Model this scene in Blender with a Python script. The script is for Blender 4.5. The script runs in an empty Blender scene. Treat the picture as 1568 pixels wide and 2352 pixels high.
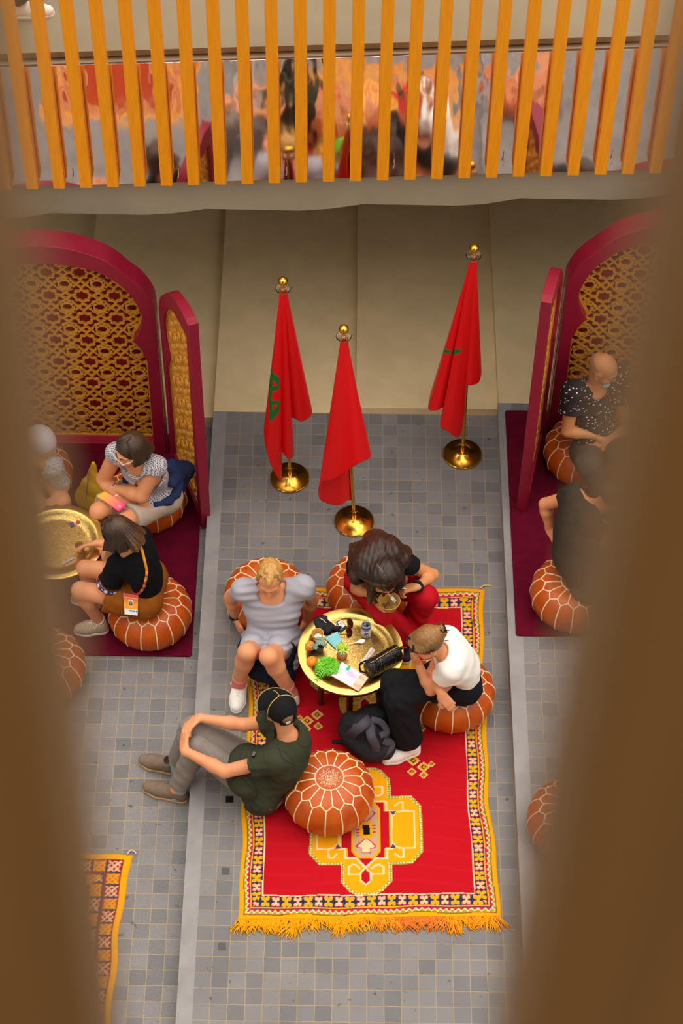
import bpy, bmesh, math, random
import numpy as np
from mathutils import Vector, Matrix

random.seed(7)
C = bpy.context.scene.collection
SC = bpy.context.scene

# ------------------------------------------------------------------ camera
F = 4941.24
YAW, PITCH, ROLL = 1.10474546e-03, 9.02130682e-01, 1.43993949e-02
CAM = np.array([0.805715367, -9.73671814, 11.4528839])

def _rot():
    cy, sy = math.cos(YAW), math.sin(YAW)
    f = np.array([sy * math.cos(PITCH), cy * math.cos(PITCH), -math.sin(PITCH)])
    r = np.array([cy, -sy, 0.0]); u = np.cross(r, f)
    c, s = math.cos(ROLL), math.sin(ROLL)
    return np.array([r * c + u * s, -r * s + u * c, f])
RC = _rot()
cam_data = bpy.data.cameras.new('camera'); cam = bpy.data.objects.new('camera', cam_data); C.objects.link(cam)
m = Matrix(((RC[0][0], RC[1][0], -RC[2][0], CAM[0]), (RC[0][1], RC[1][1], -RC[2][1], CAM[1]),
            (RC[0][2], RC[1][2], -RC[2][2], CAM[2]), (0, 0, 0, 1)))
cam.matrix_world = m
cam_data.sensor_fit = 'HORIZONTAL'; cam_data.sensor_width = 24.0
cam_data.lens = F / 1568.0 * 24.0
cam_data.clip_start = 0.05; cam_data.clip_end = 100
cam_data.dof.use_dof = True; cam_data.dof.focus_distance = 13.3; cam_data.dof.aperture_fstop = 4.4
SC.camera = cam

# ------------------------------------------------------------------ light
SC.view_settings.view_transform = 'Standard'; SC.view_settings.look = 'None'
SC.view_settings.gamma = 1.0; SC.view_settings.use_curve_mapping = False
SC.view_settings.exposure = 0.25
world = bpy.data.worlds.new('sky'); SC.world = world; world.use_nodes = True
wn = world.node_tree.nodes; wl = world.node_tree.links
bg = wn['Background']; bg.inputs['Strength'].default_value = 1.22
tc = wn.new('ShaderNodeTexCoord'); rp = wn.new('ShaderNodeValToRGB')
dt = wn.new('ShaderNodeVectorMath'); dt.operation = 'DOT_PRODUCT'; dt.inputs[1].default_value = (0.05, -0.34, 0.94)   # the open side of the court is the brighter one
wl.new(tc.outputs['Generated'], dt.inputs[0]); wl.new(dt.outputs['Value'], rp.inputs[0]); wl.new(rp.outputs[0], bg.inputs['Color'])
e = rp.color_ramp.elements
e[0].position = 0.0; e[0].color = (0.24, 0.215, 0.185, 1)
e[1].position = 1.0; e[1].color = (1.75, 1.68, 1.58, 1)
x = e.new(0.45); x.color = (0.42, 0.38, 0.33, 1)
x = e.new(0.72); x.color = (1.35, 1.27, 1.17, 1)
sun = bpy.data.lights.new('daylight', 'SUN'); sun.energy = 1.5; sun.angle = math.radians(55); sun.color = (1.0, 0.95, 0.88)
so = bpy.data.objects.new('daylight', sun); C.objects.link(so); so.location = (2, -4, 14)
so.rotation_euler = Vector((-0.12, -0.50, -1.0)).to_track_quat('-Z', 'Y').to_euler()

# ------------------------------------------------------------------ helpers
def ray(px, py):
    return RC.T @ np.array([(px - 784.0) / F, (1176.0 - py) / F, 1.0])
def G(px, py, z=0.0):
    d = ray(px, py); return CAM + d * (z - CAM[2]) / d[2]
def GY(px, py, Y):
    d = ray(px, py); return CAM + d * (Y - CAM[1]) / d[1]
def PR(P):
    d = RC @ (np.asarray(P, float) - CAM); return np.array([784 + F * d[0] / d[2], 1176 - F * d[1] / d[2]])
def J(parent, px, py, L, hi=True):
    """point on the line of sight through a pixel at distance L from the parent joint"""
    d = ray(px, py); d = d / np.linalg.norm(d); o = CAM - np.asarray(parent)
    b = o @ d; c = o @ o - L * L; disc = b * b - c
    if disc < 0: t = -b
    else: t = -b - math.sqrt(disc) if hi else -b + math.sqrt(disc)
    return CAM + d * t

def lin(c):
    if isinstance(c, str):
        c = [int(c[i:i + 2], 16) / 255 for i in (1, 3, 5)]
    return tuple(((v / 12.92) if v <= 0.04045 else ((v + 0.055) / 1.055) ** 2.4) for v in c[:3]) + (1.0,)

MATS = {}
def mat(name, col, rough=0.7, metal=0.0, var=0.0, scale=20.0, bump=0.0, bscale=60.0, col2=None, stretch=None, spec=0.5, sheen=0.0, trans=0.0, aniso=0):
    if name in MATS: return MATS[name]
    M = bpy.data.materials.new(name); M.use_nodes = True
    N = M.node_tree.nodes; L = M.node_tree.links; b = N['Principled BSDF']
    b.inputs['Roughness'].default_value = rough; b.inputs['Metallic'].default_value = metal
    b.inputs['Specular IOR Level'].default_value = spec
    b.inputs['Sheen Weight'].default_value = sheen
    b.inputs['Transmission Weight'].default_value = trans
    c1 = lin(col); b.inputs['Base Color'].default_value = c1
    co = N.new('ShaderNodeTexCoord'); src = co.outputs['Object']
    if stretch:
        mp = N.new('ShaderNodeMapping'); mp.inputs['Scale'].default_value = stretch
        L.new(src, mp.inputs[0]); src = mp.outputs[0]
    if var or col2:
        nz = N.new('ShaderNodeTexNoise'); nz.inputs['Scale'].default_value = scale; nz.inputs['Detail'].default_value = 4
        L.new(src, nz.inputs['Vector'])
        r = N.new('ShaderNodeValToRGB'); L.new(nz.outputs[0], r.inputs[0])
        r.color_ramp.elements[0].position = 0.32; r.color_ramp.elements[1].position = 0.68
        if col2: a, z = c1, lin(col2)
        else: a = tuple(v * (1 - var) for v in c1[:3]) + (1,); z = tuple(min(1, v * (1 + var)) for v in c1[:3]) + (1,)
        r.color_ramp.elements[0].color = a; r.color_ramp.elements[1].color = z
        L.new(r.outputs[0], b.inputs['Base Color'])
    if bump:
        n2 = N.new('ShaderNodeTexNoise'); n2.inputs['Scale'].default_value = bscale; n2.inputs['Detail'].default_value = 5
        L.new(src, n2.inputs['Vector'])
        bp = N.new('ShaderNodeBump'); bp.inputs['Strength'].default_value = bump; bp.inputs['Distance'].default_value = 0.01
        L.new(n2.outputs[0], bp.inputs['Height']); L.new(bp.outputs[0], b.inputs['Normal'])
    MATS[name] = M
    return M

def attr_mat(name, rough=0.9, bump=0.15, bscale=350, var=0.12, spec=0.2):
    """cloth whose dye pattern is stored per vertex"""
    if name in MATS: return MATS[name]
    M = bpy.data.materials.new(name); M.use_nodes = True
    N = M.node_tree.nodes; L = M.node_tree.links; b = N['Principled BSDF']
    b.inputs['Roughness'].default_value = rough; b.inputs['Specular IOR Level'].default_value = spec
    a = N.new('ShaderNodeAttribute'); a.attribute_name = 'dye'
    co = N.new('ShaderNodeTexCoord'); nz = N.new('ShaderNodeTexNoise'); nz.inputs['Scale'].default_value = bscale; nz.inputs['Detail'].default_value = 3
    L.new(co.outputs['Object'], nz.inputs['Vector'])
    mx = N.new('ShaderNodeMix'); mx.data_type = 'RGBA'; mx.blend_type = 'MULTIPLY'; mx.inputs[0].default_value = 1.0
    r = N.new('ShaderNodeValToRGB'); r.color_ramp.elements[0].color = (1 - var * 2,) * 3 + (1,); r.color_ramp.elements[1].color = (1 + var,) * 3 + (1,)
    r.color_ramp.elements[0].position = 0.3; r.color_ramp.elements[1].position = 0.7
    L.new(nz.outputs[0], r.inputs[0]); L.new(a.outputs['Color'], mx.inputs[6]); L.new(r.outputs[0], mx.inputs[7])
    L.new(mx.outputs[2], b.inputs['Base Color'])
    bp = N.new('ShaderNodeBump'); bp.inputs['Strength'].default_value = bump; bp.inputs['Distance'].default_value = 0.004
    L.new(nz.outputs[0], bp.inputs['Height']); L.new(bp.outputs[0], b.inputs['Normal'])
    MATS[name] = M
    return M

class MB:
    """collects shapes, then becomes ONE mesh object"""
    def __init__(s): s.v = []; s.f = []
    def add(s, V, Fs):
        o = len(s.v); s.v.extend([tuple(map(float, p)) for p in V]); s.f.extend([tuple(i + o for i in q) for q in Fs]); return s
    def box(s, lo, hi, R=None, T=None):
        (a, b, c), (d, e2, f2) = lo, hi
        V = [(a, b, c), (d, b, c), (d, e2, c), (a, e2, c), (a, b, f2), (d, b, f2), (d, e2, f2), (a, e2, f2)]
        if R is not None: V = [np.asarray(R) @ np.array(p) for p in V]
        if T is not None: V = [np.array(p) + np.asarray(T) for p in V]
        return s.add(V, [(0, 3, 2, 1), (4, 5, 6, 7), (0, 1, 5, 4), (1, 2, 6, 5), (2, 3, 7, 6), (3, 0, 4, 7)])
    def bar(s, p, q, w, h, up=(0, 0, 1)):
        p = np.array(p, float); q = np.array(q, float); d = q - p; L = np.linalg.norm(d); d = d / L
        x = np.cross(d, up); x = x / (np.linalg.norm(x) + 1e-9); y = np.cross(x, d)
        R = np.array([x, d, y]).T
        return s.box((-w / 2, 0, -h / 2), (w / 2, L, h / 2), R, p)
    def tube(s, pts, r, n=8, closed=False, cap=True):
        P = [np.array(p, float) for p in pts]; m_ = len(P)
        rr = r if hasattr(r, '__len__') else [r] * m_
        V = []; prev = None
        for i in range(m_):
            if closed: t = P[(i + 1) % m_] - P[i - 1]
            else: t = P[min(i + 1, m_ - 1)] - P[max(i - 1, 0)]
            t = t / (np.linalg.norm(t) + 1e-12)
            if prev is None:
                a = np.array([0, 0, 1.0]) if abs(t[2]) < 0.9 else np.array([1.0, 0, 0])
                x_ = np.cross(t, a)
            else: x_ = prev - t * (prev @ t)
            x_ = x_ / (np.linalg.norm(x_) + 1e-12); prev = x_; y_ = np.cross(t, x_)
            for k in range(n):
                a = 2 * math.pi * k / n
                V.append(P[i] + rr[i] * (math.cos(a) * x_ + math.sin(a) * y_))
        Fs = []
        for i in range(m_ if closed else m_ - 1):
            j = (i + 1) % m_
            for k in range(n):
                l = (k + 1) % n
                Fs.append((i * n + k, i * n + l, j * n + l, j * n + k))
        if not closed and cap:
            Fs.append(tuple(range(n - 1, -1, -1))); Fs.append(tuple((m_ - 1) * n + k for k in range(n)))
        return s.add(V, Fs)
    def lathe(s, prof, n=48, c=(0, 0, 0), R=None):
        """prof: (r, z) from bottom to top or any path; r = 0 closes"""
        V = []; idx = []
        c = np.array(c, float)
        for r_, z_ in prof:
            if r_ < 1e-6: idx.append([len(V)]); V.append(np.array([0, 0, z_]))
            else:
                idx.append(list(range(len(V), len(V) + n)))
                for k in range(n):
                    a = 2 * math.pi * k / n; V.append(np.array([r_ * math.cos(a), r_ * math.sin(a), z_]))
        if R is not None: V = [np.asarray(R) @ p for p in V]
        V = [p + c for p in V]; Fs = []
        for a, b in zip(idx[:-1], idx[1:]):
            if len(a) == 1 and len(b) == 1: continue
            for k in range(n):
                l = (k + 1) % n
                if len(a) == 1: Fs.append((a[0], b[l], b[k]))
                elif len(b) == 1: Fs.append((a[k], a[l], b[0]))
                else: Fs.append((a[k], a[l], b[l], b[k]))
        return s.add(V, Fs)
    def prism(s, poly, z0, z1, R=None, T=None):
        n = len(poly); V = [(x_, y_, z0) for x_, y_ in poly] + [(x_, y_, z1) for x_, y_ in poly]
        if R is not None: V = [np.asarray(R) @ np.array(p) for p in V]
        if T is not None: V = [np.array(p) + np.asarray(T) for p in V]
        return s.add(V, [tuple(range(n - 1, -1, -1)), tuple(range(n, 2 * n))] + [(i, (i + 1) % n, n + (i + 1) % n, n + i) for i in range(n)])
    def grid(s, P):
        """P: (m, n, 3) array of points"""
        P = np.asarray(P); m_, n_ = P.shape[:2]
        return s.add(P.reshape(-1, 3), [(i * n_ + j, i * n_ + j + 1, (i + 1) * n_ + j + 1, (i + 1) * n_ + j) for i in range(m_ - 1) for j in range(n_ - 1)])
    def build(s, name, material=None, parent=None, smooth=True, loc=None, bevel=0, fix=True, solid=0, angle=35, subsurf=0):
        me = bpy.data.meshes.new(name); me.from_pydata(s.v, [], s.f)
        if fix:
            bm = bmesh.new(); bm.from_mesh(me); bmesh.ops.recalc_face_normals(bm, faces=bm.faces[:]); bm.to_mesh(me); bm.free()
        o = bpy.data.objects.new(name, me); C.objects.link(o)
        if material: me.materials.append(material)
        if parent is not None:
            o.parent = parent
        if loc is not None: o.location = loc
        if solid:
            md = o.modifiers.new('thick', 'SOLIDIFY'); md.thickness = solid; md.offset = 0
        if subsurf:
            md = o.modifiers.new('sub', 'SUBSURF'); md.levels = subsurf; md.render_levels = subsurf
        if bevel:
            md = o.modifiers.new('bevel', 'BEVEL'); md.width = bevel; md.segments = 2; md.limit_method = 'ANGLE'; md.angle_limit = math.radians(40)
        if smooth:
            me.polygons.foreach_set('use_smooth', [True] * len(me.polygons))
            try: me.set_sharp_from_angle(angle=math.radians(angle))
            except Exception: pass
        me.update()
        return o

def thing(name, label, cat, loc=(0, 0, 0), rz=0.0, group=None):
    o = bpy.data.objects.new(name, None); C.objects.link(o); o.empty_display_size = 0.1
    o.location = tuple(map(float, loc)); o.rotation_euler = (0, 0, rz)
    return tag(o, label, cat, group)
def tag(o, label, cat, group=None, kind=None):
    o['label'] = label; o['category'] = cat
    if group: o['group'] = group
    if kind: o['kind'] = kind
    return o
def struct(o, label=None):
    o['kind'] = 'structure'
    if label: o['label'] = label
    return o
def copy_tree(o, parent=None):
    c = o.copy(); C.objects.link(c)
    if parent is not None: c.parent = parent
    for ch in list(o.children): copy_tree(ch, c)
    return c
def Rz(a):
    c, s = math.cos(a), math.sin(a); return np.array([[c, -s, 0], [s, c, 0], [0, 0, 1.0]])
def frame(f, up=(0, 0, 1)):
    """columns right, forward, up"""
    f = np.array(f, float); f = f / np.linalg.norm(f); r = np.cross(f, up); r = r / np.linalg.norm(r); u = np.cross(r, f)
    return np.array([r, f, u]).T
def catmull(P, n=8):
    P = [np.array(p, float) for p in P]; P = [2 * P[0] - P[1]] + P + [2 * P[-1] - P[-2]]; out = []
    for i in range(1, len(P) - 2):
        for k in range(n):
            t = k / n; a, b, c, d = P[i - 1:i + 3]
            out.append(0.5 * ((2 * b) + (c - a) * t + (2 * a - 5 * b + 4 * c - d) * t * t + (3 * b - a - 3 * c + d) * t ** 3))
    out.append(P[-2]); return out
# ------------------------------------------------------------------ floor, steps, bridge, gallery
ZL, ZC, ZR = -0.13, 0.0, 0.13
def tile_mat(name, ox, oy, c1, c2, grout):
    M = bpy.data.materials.new(name); M.use_nodes = True
    N = M.node_tree.nodes; L = M.node_tree.links; b = N['Principled BSDF']
    b.inputs['Roughness'].default_value = 0.75; b.inputs['Specular IOR Level'].default_value = 0.25
    co = N.new('ShaderNodeTexCoord'); mp = N.new('ShaderNodeMapping'); mp.inputs['Location'].default_value = (ox, oy, 0)
    L.new(co.outputs['Object'], mp.inputs[0])
    wob = N.new('ShaderNodeTexNoise'); wob.inputs['Scale'].default_value = 9; L.new(mp.outputs[0], wob.inputs['Vector'])
    va = N.new('ShaderNodeVectorMath'); va.operation = 'MULTIPLY_ADD'; va.inputs[1].default_value = (0.006,) * 3
    L.new(wob.outputs['Color'], va.inputs[0]); L.new(mp.outputs[0], va.inputs[2])
    br = N.new('ShaderNodeTexBrick'); br.offset = 0; br.squash = 1
    br.inputs['Scale'].default_value = 1.0; br.inputs['Brick Width'].default_value = 0.1; br.inputs['Row Height'].default_value = 0.1
    br.inputs['Mortar Size'].default_value = 0.0026; br.inputs['Mortar Smooth'].default_value = 0.3; br.inputs['Bias'].default_value = -0.35
    br.inputs['Color1'].default_value = lin(c1); br.inputs['Color2'].default_value = lin(c2); br.inputs['Mortar'].default_value = lin(grout)
    L.new(va.outputs[0], br.inputs['Vector'])
    n1 = N.new('ShaderNodeTexNoise'); n1.inputs['Scale'].default_value = 3.0; n1.inputs['Detail'].default_value = 8; L.new(mp.outputs[0], n1.inputs['Vector'])
    r1 = N.new('ShaderNodeValToRGB'); r1.color_ramp.elements[0].color = (0.8, 0.8, 0.82, 1); r1.color_ramp.elements[1].color = (1.18, 1.16, 1.13, 1); L.new(n1.outputs[0], r1.inputs[0])
    mx = N.new('ShaderNodeMix'); mx.data_type = 'RGBA'; mx.blend_type = 'MULTIPLY'; mx.inputs[0].default_value = 1
    L.new(br.outputs['Color'], mx.inputs[6]); L.new(r1.outputs[0], mx.inputs[7])
    # small dark stains
    n2 = N.new('ShaderNodeTexNoise'); n2.inputs['Scale'].default_value = 16; n2.inputs['Detail'].default_value = 3; L.new(mp.outputs[0], n2.inputs['Vector'])
    r2 = N.new('ShaderNodeValToRGB'); r2.color_ramp.elements[0].position = 0.27; r2.color_ramp.elements[1].position = 0.33
    r2.color_ramp.elements[0].color = (0.45, 0.45, 0.47, 1); r2.color_ramp.elements[1].color = (1, 1, 1, 1); L.new(n2.outputs[0], r2.inputs[0])
    m2 = N.new('ShaderNodeMix'); m2.data_type = 'RGBA'; m2.blend_type = 'MULTIPLY'; m2.inputs[0].default_value = 1
    L.new(mx.outputs[2], m2.inputs[6]); L.new(r2.outputs[0], m2.inputs[7])
    # fine grain
    n3 = N.new('ShaderNodeTexNoise'); n3.inputs['Scale'].default_value = 220; n3.inputs['Detail'].default_value = 2; L.new(mp.outputs[0], n3.inputs['Vector'])
    r3 = N.new('ShaderNodeValToRGB'); r3.color_ramp.elements[0].color = (0.82, 0.82, 0.82, 1); r3.color_ramp.elements[1].color = (1.15, 1.15, 1.15, 1)
    r3.color_ramp.elements[0].position = 0.3; r3.color_ramp.elements[1].position = 0.7; L.new(n3.outputs[0], r3.inputs[0])
    m3 = N.new('ShaderNodeMix'); m3.data_type = 'RGBA'; m3.blend_type = 'MULTIPLY'; m3.inputs[0].default_value = 1
    L.new(m2.outputs[2], m3.inputs[6]); L.new(r3.outputs[0], m3.inputs[7]); L.new(m3.outputs[2], b.inputs['Base Color'])
    bp = N.new('ShaderNodeBump'); bp.inputs['Strength'].default_value = 0.4; bp.inputs['Distance'].default_value = 0.004; bp.invert = True
    L.new(br.outputs['Fac'], bp.inputs['Height']); L.new(bp.outputs[0], b.inputs['Normal'])
    return M
stone = mat('stone_nosing', '#8d8988', 0.8, var=0.10, scale=7, bump=0.1, bscale=200)
plaster = mat('sand_plaster', '#e4cc9e', 0.9, var=0.06, scale=5, bump=0.15, bscale=140, spec=0.2)
plaster_d = mat('grey_plaster', '#a69a84', 0.9, var=0.06, scale=3, bump=0.15, bscale=120, spec=0.2)
tC, tD, tG = '#7f7c7c', '#626264', '#a38d6c'
YB, YE = -9.0, 0.2
def floor_piece(name, x0, x1, z, m_, y0=YB, y1=YE, depth=0.3):
    return struct(MB().box((x0, y0, z - depth), (x1, y1, z)).build(name, m_, smooth=False))
floor_piece('floor', 0.0, 1.9, ZC, tile_mat('tile_centre', 0.0, 0.0, tC, tD, tG))
floor_piece('floor_left', -2.1, -0.094, ZL, tile_mat('tile_left', -0.011, 0.027, tC, tD, tG))
floor_piece('floor_right', 1.99, 3.9, ZR, tile_mat('tile_right', 0.009, -0.01, tC, tD, tG))
floor_piece('floor_far_left', -4.2, -2.1, ZL - .13, tile_mat('tile_far_left', 0, 0, tC, tD, tG))
floor_piece('trim_1', -0.094, 0.0, ZC, stone, depth=0.32)
floor_piece('trim_2', 1.897, 1.99, ZR, stone, depth=0.32)
xs = [-4.2, -3.1, -2.1, -1.085, -0.094, 0.908, 1.905, 2.9, 3.9]
zs = [-.330, -.264, -.198, -.132 + .066, 0.0, .066, .13, .196]
for i in range(8):
    struct(MB().box((xs[i], YE, zs[i] - 0.4), (xs[i + 1], 2.55, zs[i])).build('floor_slab' if i == 0 else 'floor_slab.%03d' % i, plaster, smooth=False, bevel=0.004))
# bridge: a block whose underside climbs with the slabs
def sl(x): return 0.053 * (x - 0.7)
prof = []
edges = [(-3.1, 1.70), (-2.1, 1.765), (-1.085, 1.83), (-0.094, 1.885), (0.908, 1.945), (1.905, 2.015), (2.9, 2.08), (3.9, 2.14)]
for k, (x0, z0) in enumerate(edges[:-1]):
    x1, z1 = edges[k + 1]
    prof += [(x0 + 0.002, z0), (x0 + 0.62 * (x1 - x0), z0 - 0.004), (x0 + 0.8 * (x1 - x0), z0 + 0.3 * (z1 - z0) * .8), (x1 - 0.002, z1 - 0.006)]
X0, X1 = prof[0][0], prof[-1][0]
top = [(X1, 3.13 + sl(X1)), (X0, 3.13 + sl(X0))]
Rxz = np.array([[1, 0, 0], [0, 0, -1], [0, 1, 0.0]])
struct(MB().prism(prof + top, -2.6, -0.27, Rxz).build('wall_bridge', plaster_d, smooth=False))
under = mat('darkened_plaster', '#6e5c42', 0.9, var=0.06, scale=3)  # made darker so less light bounces under the bridge
struct(MB().box((X0, 2.5, -0.5), (X1, 2.6, 2.3)).build('wall_back', under, smooth=False))
struct(MB().box((X0 - .12, 0.27, -0.7), (X0, 2.6, 3.1)).build('wall_light_stop_left', under, smooth=False)); struct(MB().box((X1, 0.27, -0.5), (X1 + .12, 2.6, 3.1)).build('wall_light_stop_right', under, smooth=False))  # added end walls, out of view, keep side light from under the bridge
deck = [(X0, 3.15 + sl(X0)), (X1, 3.15 + sl(X1)), (X1, 3.19 + sl(X1)), (X0, 3.19 + sl(X0))]
struct(MB().prism(deck, -3.4, -0.31, Rxz).build('floor_bridge', mat('deck_screed', '#8c8068', 0.9, var=0.06, scale=3, bump=0.1, bscale=120), smooth=False))
struct(MB().prism([(X0, 3.2 + sl(X0)), (X1, 3.2 + sl(X1)), (X1, 4.3), (X0, 4.3)], -3.5, -3.4, Rxz).build('wall_upper', plaster_d, smooth=False))
# polished metal cladding
def mirror_mat():
    M = bpy.data.materials.new('polished_metal'); M.use_nodes = True
    N = M.node_tree.nodes; L = M.node_tree.links; b = N['Principled BSDF']
    b.inputs['Metallic'].default_value = 1; b.inputs['Roughness'].default_value = 0.06; b.inputs['Base Color'].default_value = (0.90, 0.82, 0.78, 1)
    co = N.new('ShaderNodeTexCoord'); mp = N.new('ShaderNodeMapping'); mp.inputs['Scale'].default_value = (5.0, 1, 2.2); L.new(co.outputs['Object'], mp.inputs[0])
    nz = N.new('ShaderNodeTexNoise'); nz.inputs['Scale'].default_value = 1.0; nz.inputs['Detail'].default_value = 2; L.new(mp.outputs[0], nz.inputs['Vector'])
    sp = N.new('ShaderNodeSeparateXYZ'); L.new(co.outputs['Object'], sp.inputs[0])
    mr = N.new('ShaderNodeMapRange'); mr.inputs[1].default_value = 2.3; mr.inputs[2].default_value = 3.15; mr.inputs[3].default_value = 0.02; mr.inputs[4].default_value = 0.17; L.new(sp.outputs['Z'], mr.inputs[0])
    bp = N.new('ShaderNodeBump'); bp.inputs['Distance'].default_value = 0.05; L.new(mr.outputs[0], bp.inputs['Strength']); L.new(nz.outputs[0], bp.inputs['Height']); L.new(bp.outputs[0], b.inputs['Normal'])
    return M
mq = [(X0, 2.205 + sl(X0)), (X1, 2.205 + sl(X1)), (X1, 3.14 + sl(X1)), (X0, 3.14 + sl(X0))]
clm = MB().prism(mq, -0.269, -0.249, Rxz); clm.v = [(a, b + .028 * (c - 3.14) , c) for a, b, c in clm.v]
cl = clm.build('wall_mirror_cladding', mirror_mat(), smooth=False); struct(cl, 'polished metal cladding on the face of the bridge')
# timber slats of the bridge railing
wood = mat('amber_wood', '#fa9c0c', 0.40, var=0.10, scale=6, stretch=(14, 14, 0.8), bump=0.06, bscale=30, spec=0.4)
g = 'timber slats along the bridge opposite'
names = {0: 'leftmost', 11: 'middle'}
slm = None
for i in range(-2, 26):
    x_ = -1.137 + 0.1676 * i; z0 = 2.255 + sl(x_)
    if slm is None:
        o = MB().box((-0.036, 0.0, 0.0), (0.036, 0.075, 3.2)).build('timber_slat', wood, smooth=False, bevel=0.004); slm = o
    else: o = slm.copy(); C.objects.link(o)
    o.location = (x_, 0.135, z0); o.rotation_euler = (0, 0, 0)
    tag(o, 'amber timber slat hanging in front of the mirror cladding on the bridge', 'slat', g)
# pale ties hanging from slat feet
tie = mat('pale_string', '#cfc2ac', 0.8)
tm = None
for k, (px, py) in enumerate([(165, 396), (409, 388), (658, 382), (905, 366), (1157, 360), (1408, 356)]):
    P = GY(px, py, 0.20)
    if tm is None:
        tm = MB().tube([(0, 0, 0), (0.002, -0.002, -0.04), (-0.004, 0, -0.075)], [0.003, 0.0025, 0.005], 6).build('cable_tie', tie); o = tm
    else: o = tm.copy(); C.objects.link(o)
    o.location = P
    o['label'] = ['pale string tie hanging from the mirror cladding, ' + s for s in ('leftmost of six', 'second from left of six', 'third from left of six', 'third from right of six', 'second from right of six', 'rightmost of six')][k]
    o['category'] = 'tie'; o['group'] = 'string ties along the mirror foot'
# gallery the picture is taken from: slab, ceiling, back wall and its own slats
gal = mat('gallery_plaster', '#8a7350', 0.9, var=0.05, scale=3)
struct(MB().box((-4.2, -9.78, -0.6), (3.9, -9.62, 9.6)).build('wall_unseen_facade', plaster_d, smooth=False))  # unseen front below the gallery, added to block low light
struct(MB().box((-4, -13.0, 9.6), (5.6, -9.62, 9.75)).build('floor_gallery', gal, smooth=False))
struct(MB().box((-4, -13.0, 13.0), (5.6, -9.2, 13.2)).build('ceiling_gallery', gal, smooth=False))
struct(MB().box((-4, -13.1, 9.6), (5.6, -13.0, 13.2)).build('wall_gallery', gal, smooth=False))
near = mat('near_wood', '#a98456', 0.5, var=0.08, scale=6, stretch=(14, 14, 0.8), spec=0.3)
lamp = bpy.data.lights.new('added_fill_light', 'AREA'); lamp.shape = 'DISK'; lamp.size = 0.5; lamp.energy = 29; lamp.color = (1.0, 0.85, 0.62)  # added fill light behind the camera, brightens the backs of the near slats
lo_ = bpy.data.objects.new('added_fill_light', lamp); C.objects.link(lo_); lo_.location = (0.8, -11.9, 12.98)
lab = ['blurred brown timber slat at the left edge, close to the viewer', 'blurred brown timber slat at the right edge, close to the viewer']
def near_slat(k, pa, pb):
    A = GY(pa[0], pa[1], -9.40); B = GY(pb[0], pb[1], -9.40)
    f = lambda z: A[0] + (B[0] - A[0]) * (z - A[2]) / (B[2] - A[2])
    V = []
    for z in (9.75, 13.0):
        x0 = f(z); x1 = x0 - 0.3 if k == 0 else x0 + 0.3
        V += [(x0, -9.45, z), (x1, -9.45, z), (x1, -9.40, z), (x0, -9.40, z)]
    o = MB().add(V, [(0, 1, 2, 3), (4, 5, 6, 7), (0, 1, 5, 4), (1, 2, 6, 5), (2, 3, 7, 6), (3, 0, 4, 7)]).build('near_timber_slat', near, smooth=False, bevel=0.004)
    return tag(o, lab[k], 'slat', 'timber slats of the near gallery')
near_slat(0, (34, 0), (285, 2352)); near_slat(1, (1530, 0), (1128, 2352))
# small square inserts in the tiles
ins = mat('black_glass', '#17171a', 0.3)
im = None
for k, (px, py) in enumerate([(527, 1836), (518, 2001), (510, 2174), (502, 2362)]):
    P = G(px, py, 0)
    if im is None: im = MB().box((-0.023, -0.023, -0.01), (0.023, 0.023, 0.0015)).build('floor_insert', ins, smooth=False); o = im
    else: o = im.copy(); C.objects.link(o)
    o.location = P
    tag(o, 'small black square insert in the grey tiles, ' + ['beside the seated man in olive', 'left of the red rug, halfway down', 'just below the corner of the red rug', 'at the bottom edge of the photo'][k], 'floor insert', 'black square inserts in the floor')
# ------------------------------------------------------------------ folding screens
crimson = mat('crimson_lacquer', '#8e1230', 0.42, var=0.05, scale=8, spec=0.45)
dark_crimson = mat('dark_crimson_board', '#9c1024', 0.6, var=0.05, scale=8)
amber = mat('amber_lattice', '#c98a2c', 0.5, var=0.08, scale=20, spec=0.4)
chrome = mat('pale_metal', '#d8d4cc', 0.25, 1.0)
PAIR = [((.685, 0), (.60, 0)), ((.685, .5), (.602, .5)), ((.685, .95), (.607, .95)), ((.685, 1.05), (.572, 1.07)), ((.685, 1.10), (.527, 1.145)),
        ((.685, 1.2), (.562, 1.21)), ((.685, 1.30), (.592, 1.30)), ((.685, 1.40), (.597, 1.39)), ((.677, 1.498), (.582, 1.456)), ((.64, 1.60), (.56, 1.53)),
        ((.59, 1.68), (.525, 1.60)), ((.539, 1.735), (.48, 1.665)), ((.47, 1.82), (.42, 1.727)), ((.398, 1.888), (.35, 1.778)), ((.32, 1.93), (.28, 1.81)), ((.226, 1.972), (.2, 1.832)),
        ((.11, 2.002), (.1, 1.848)), ((0, 2.012), (0, 1.852))]
_o = catmull([(p[0][0], 0, p[0][1]) for p in PAIR[6:]], 3); _i = catmull([(p[1][0], 0, p[1][1]) for p in PAIR[6:]], 3)
PAIR = PAIR[:6] + [((max(0.0, float(a[0])), float(a[2])), (max(0.0, float(b[0])), float(b[2]))) for a, b in zip(_o, _i)]
def inner_s(v):
    """half width of the opening at height v"""
    P = [q for _, q in PAIR]
    if v < 0.1 or v > 1.852: return -1
    for (s0, v0), (s1, v1) in zip(P[:-1], P[1:]):
        if v0 <= v <= v1: return s0 + (s1 - s0) * (v - v0) / (v1 - v0 + 1e-9)
    return -1
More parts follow.
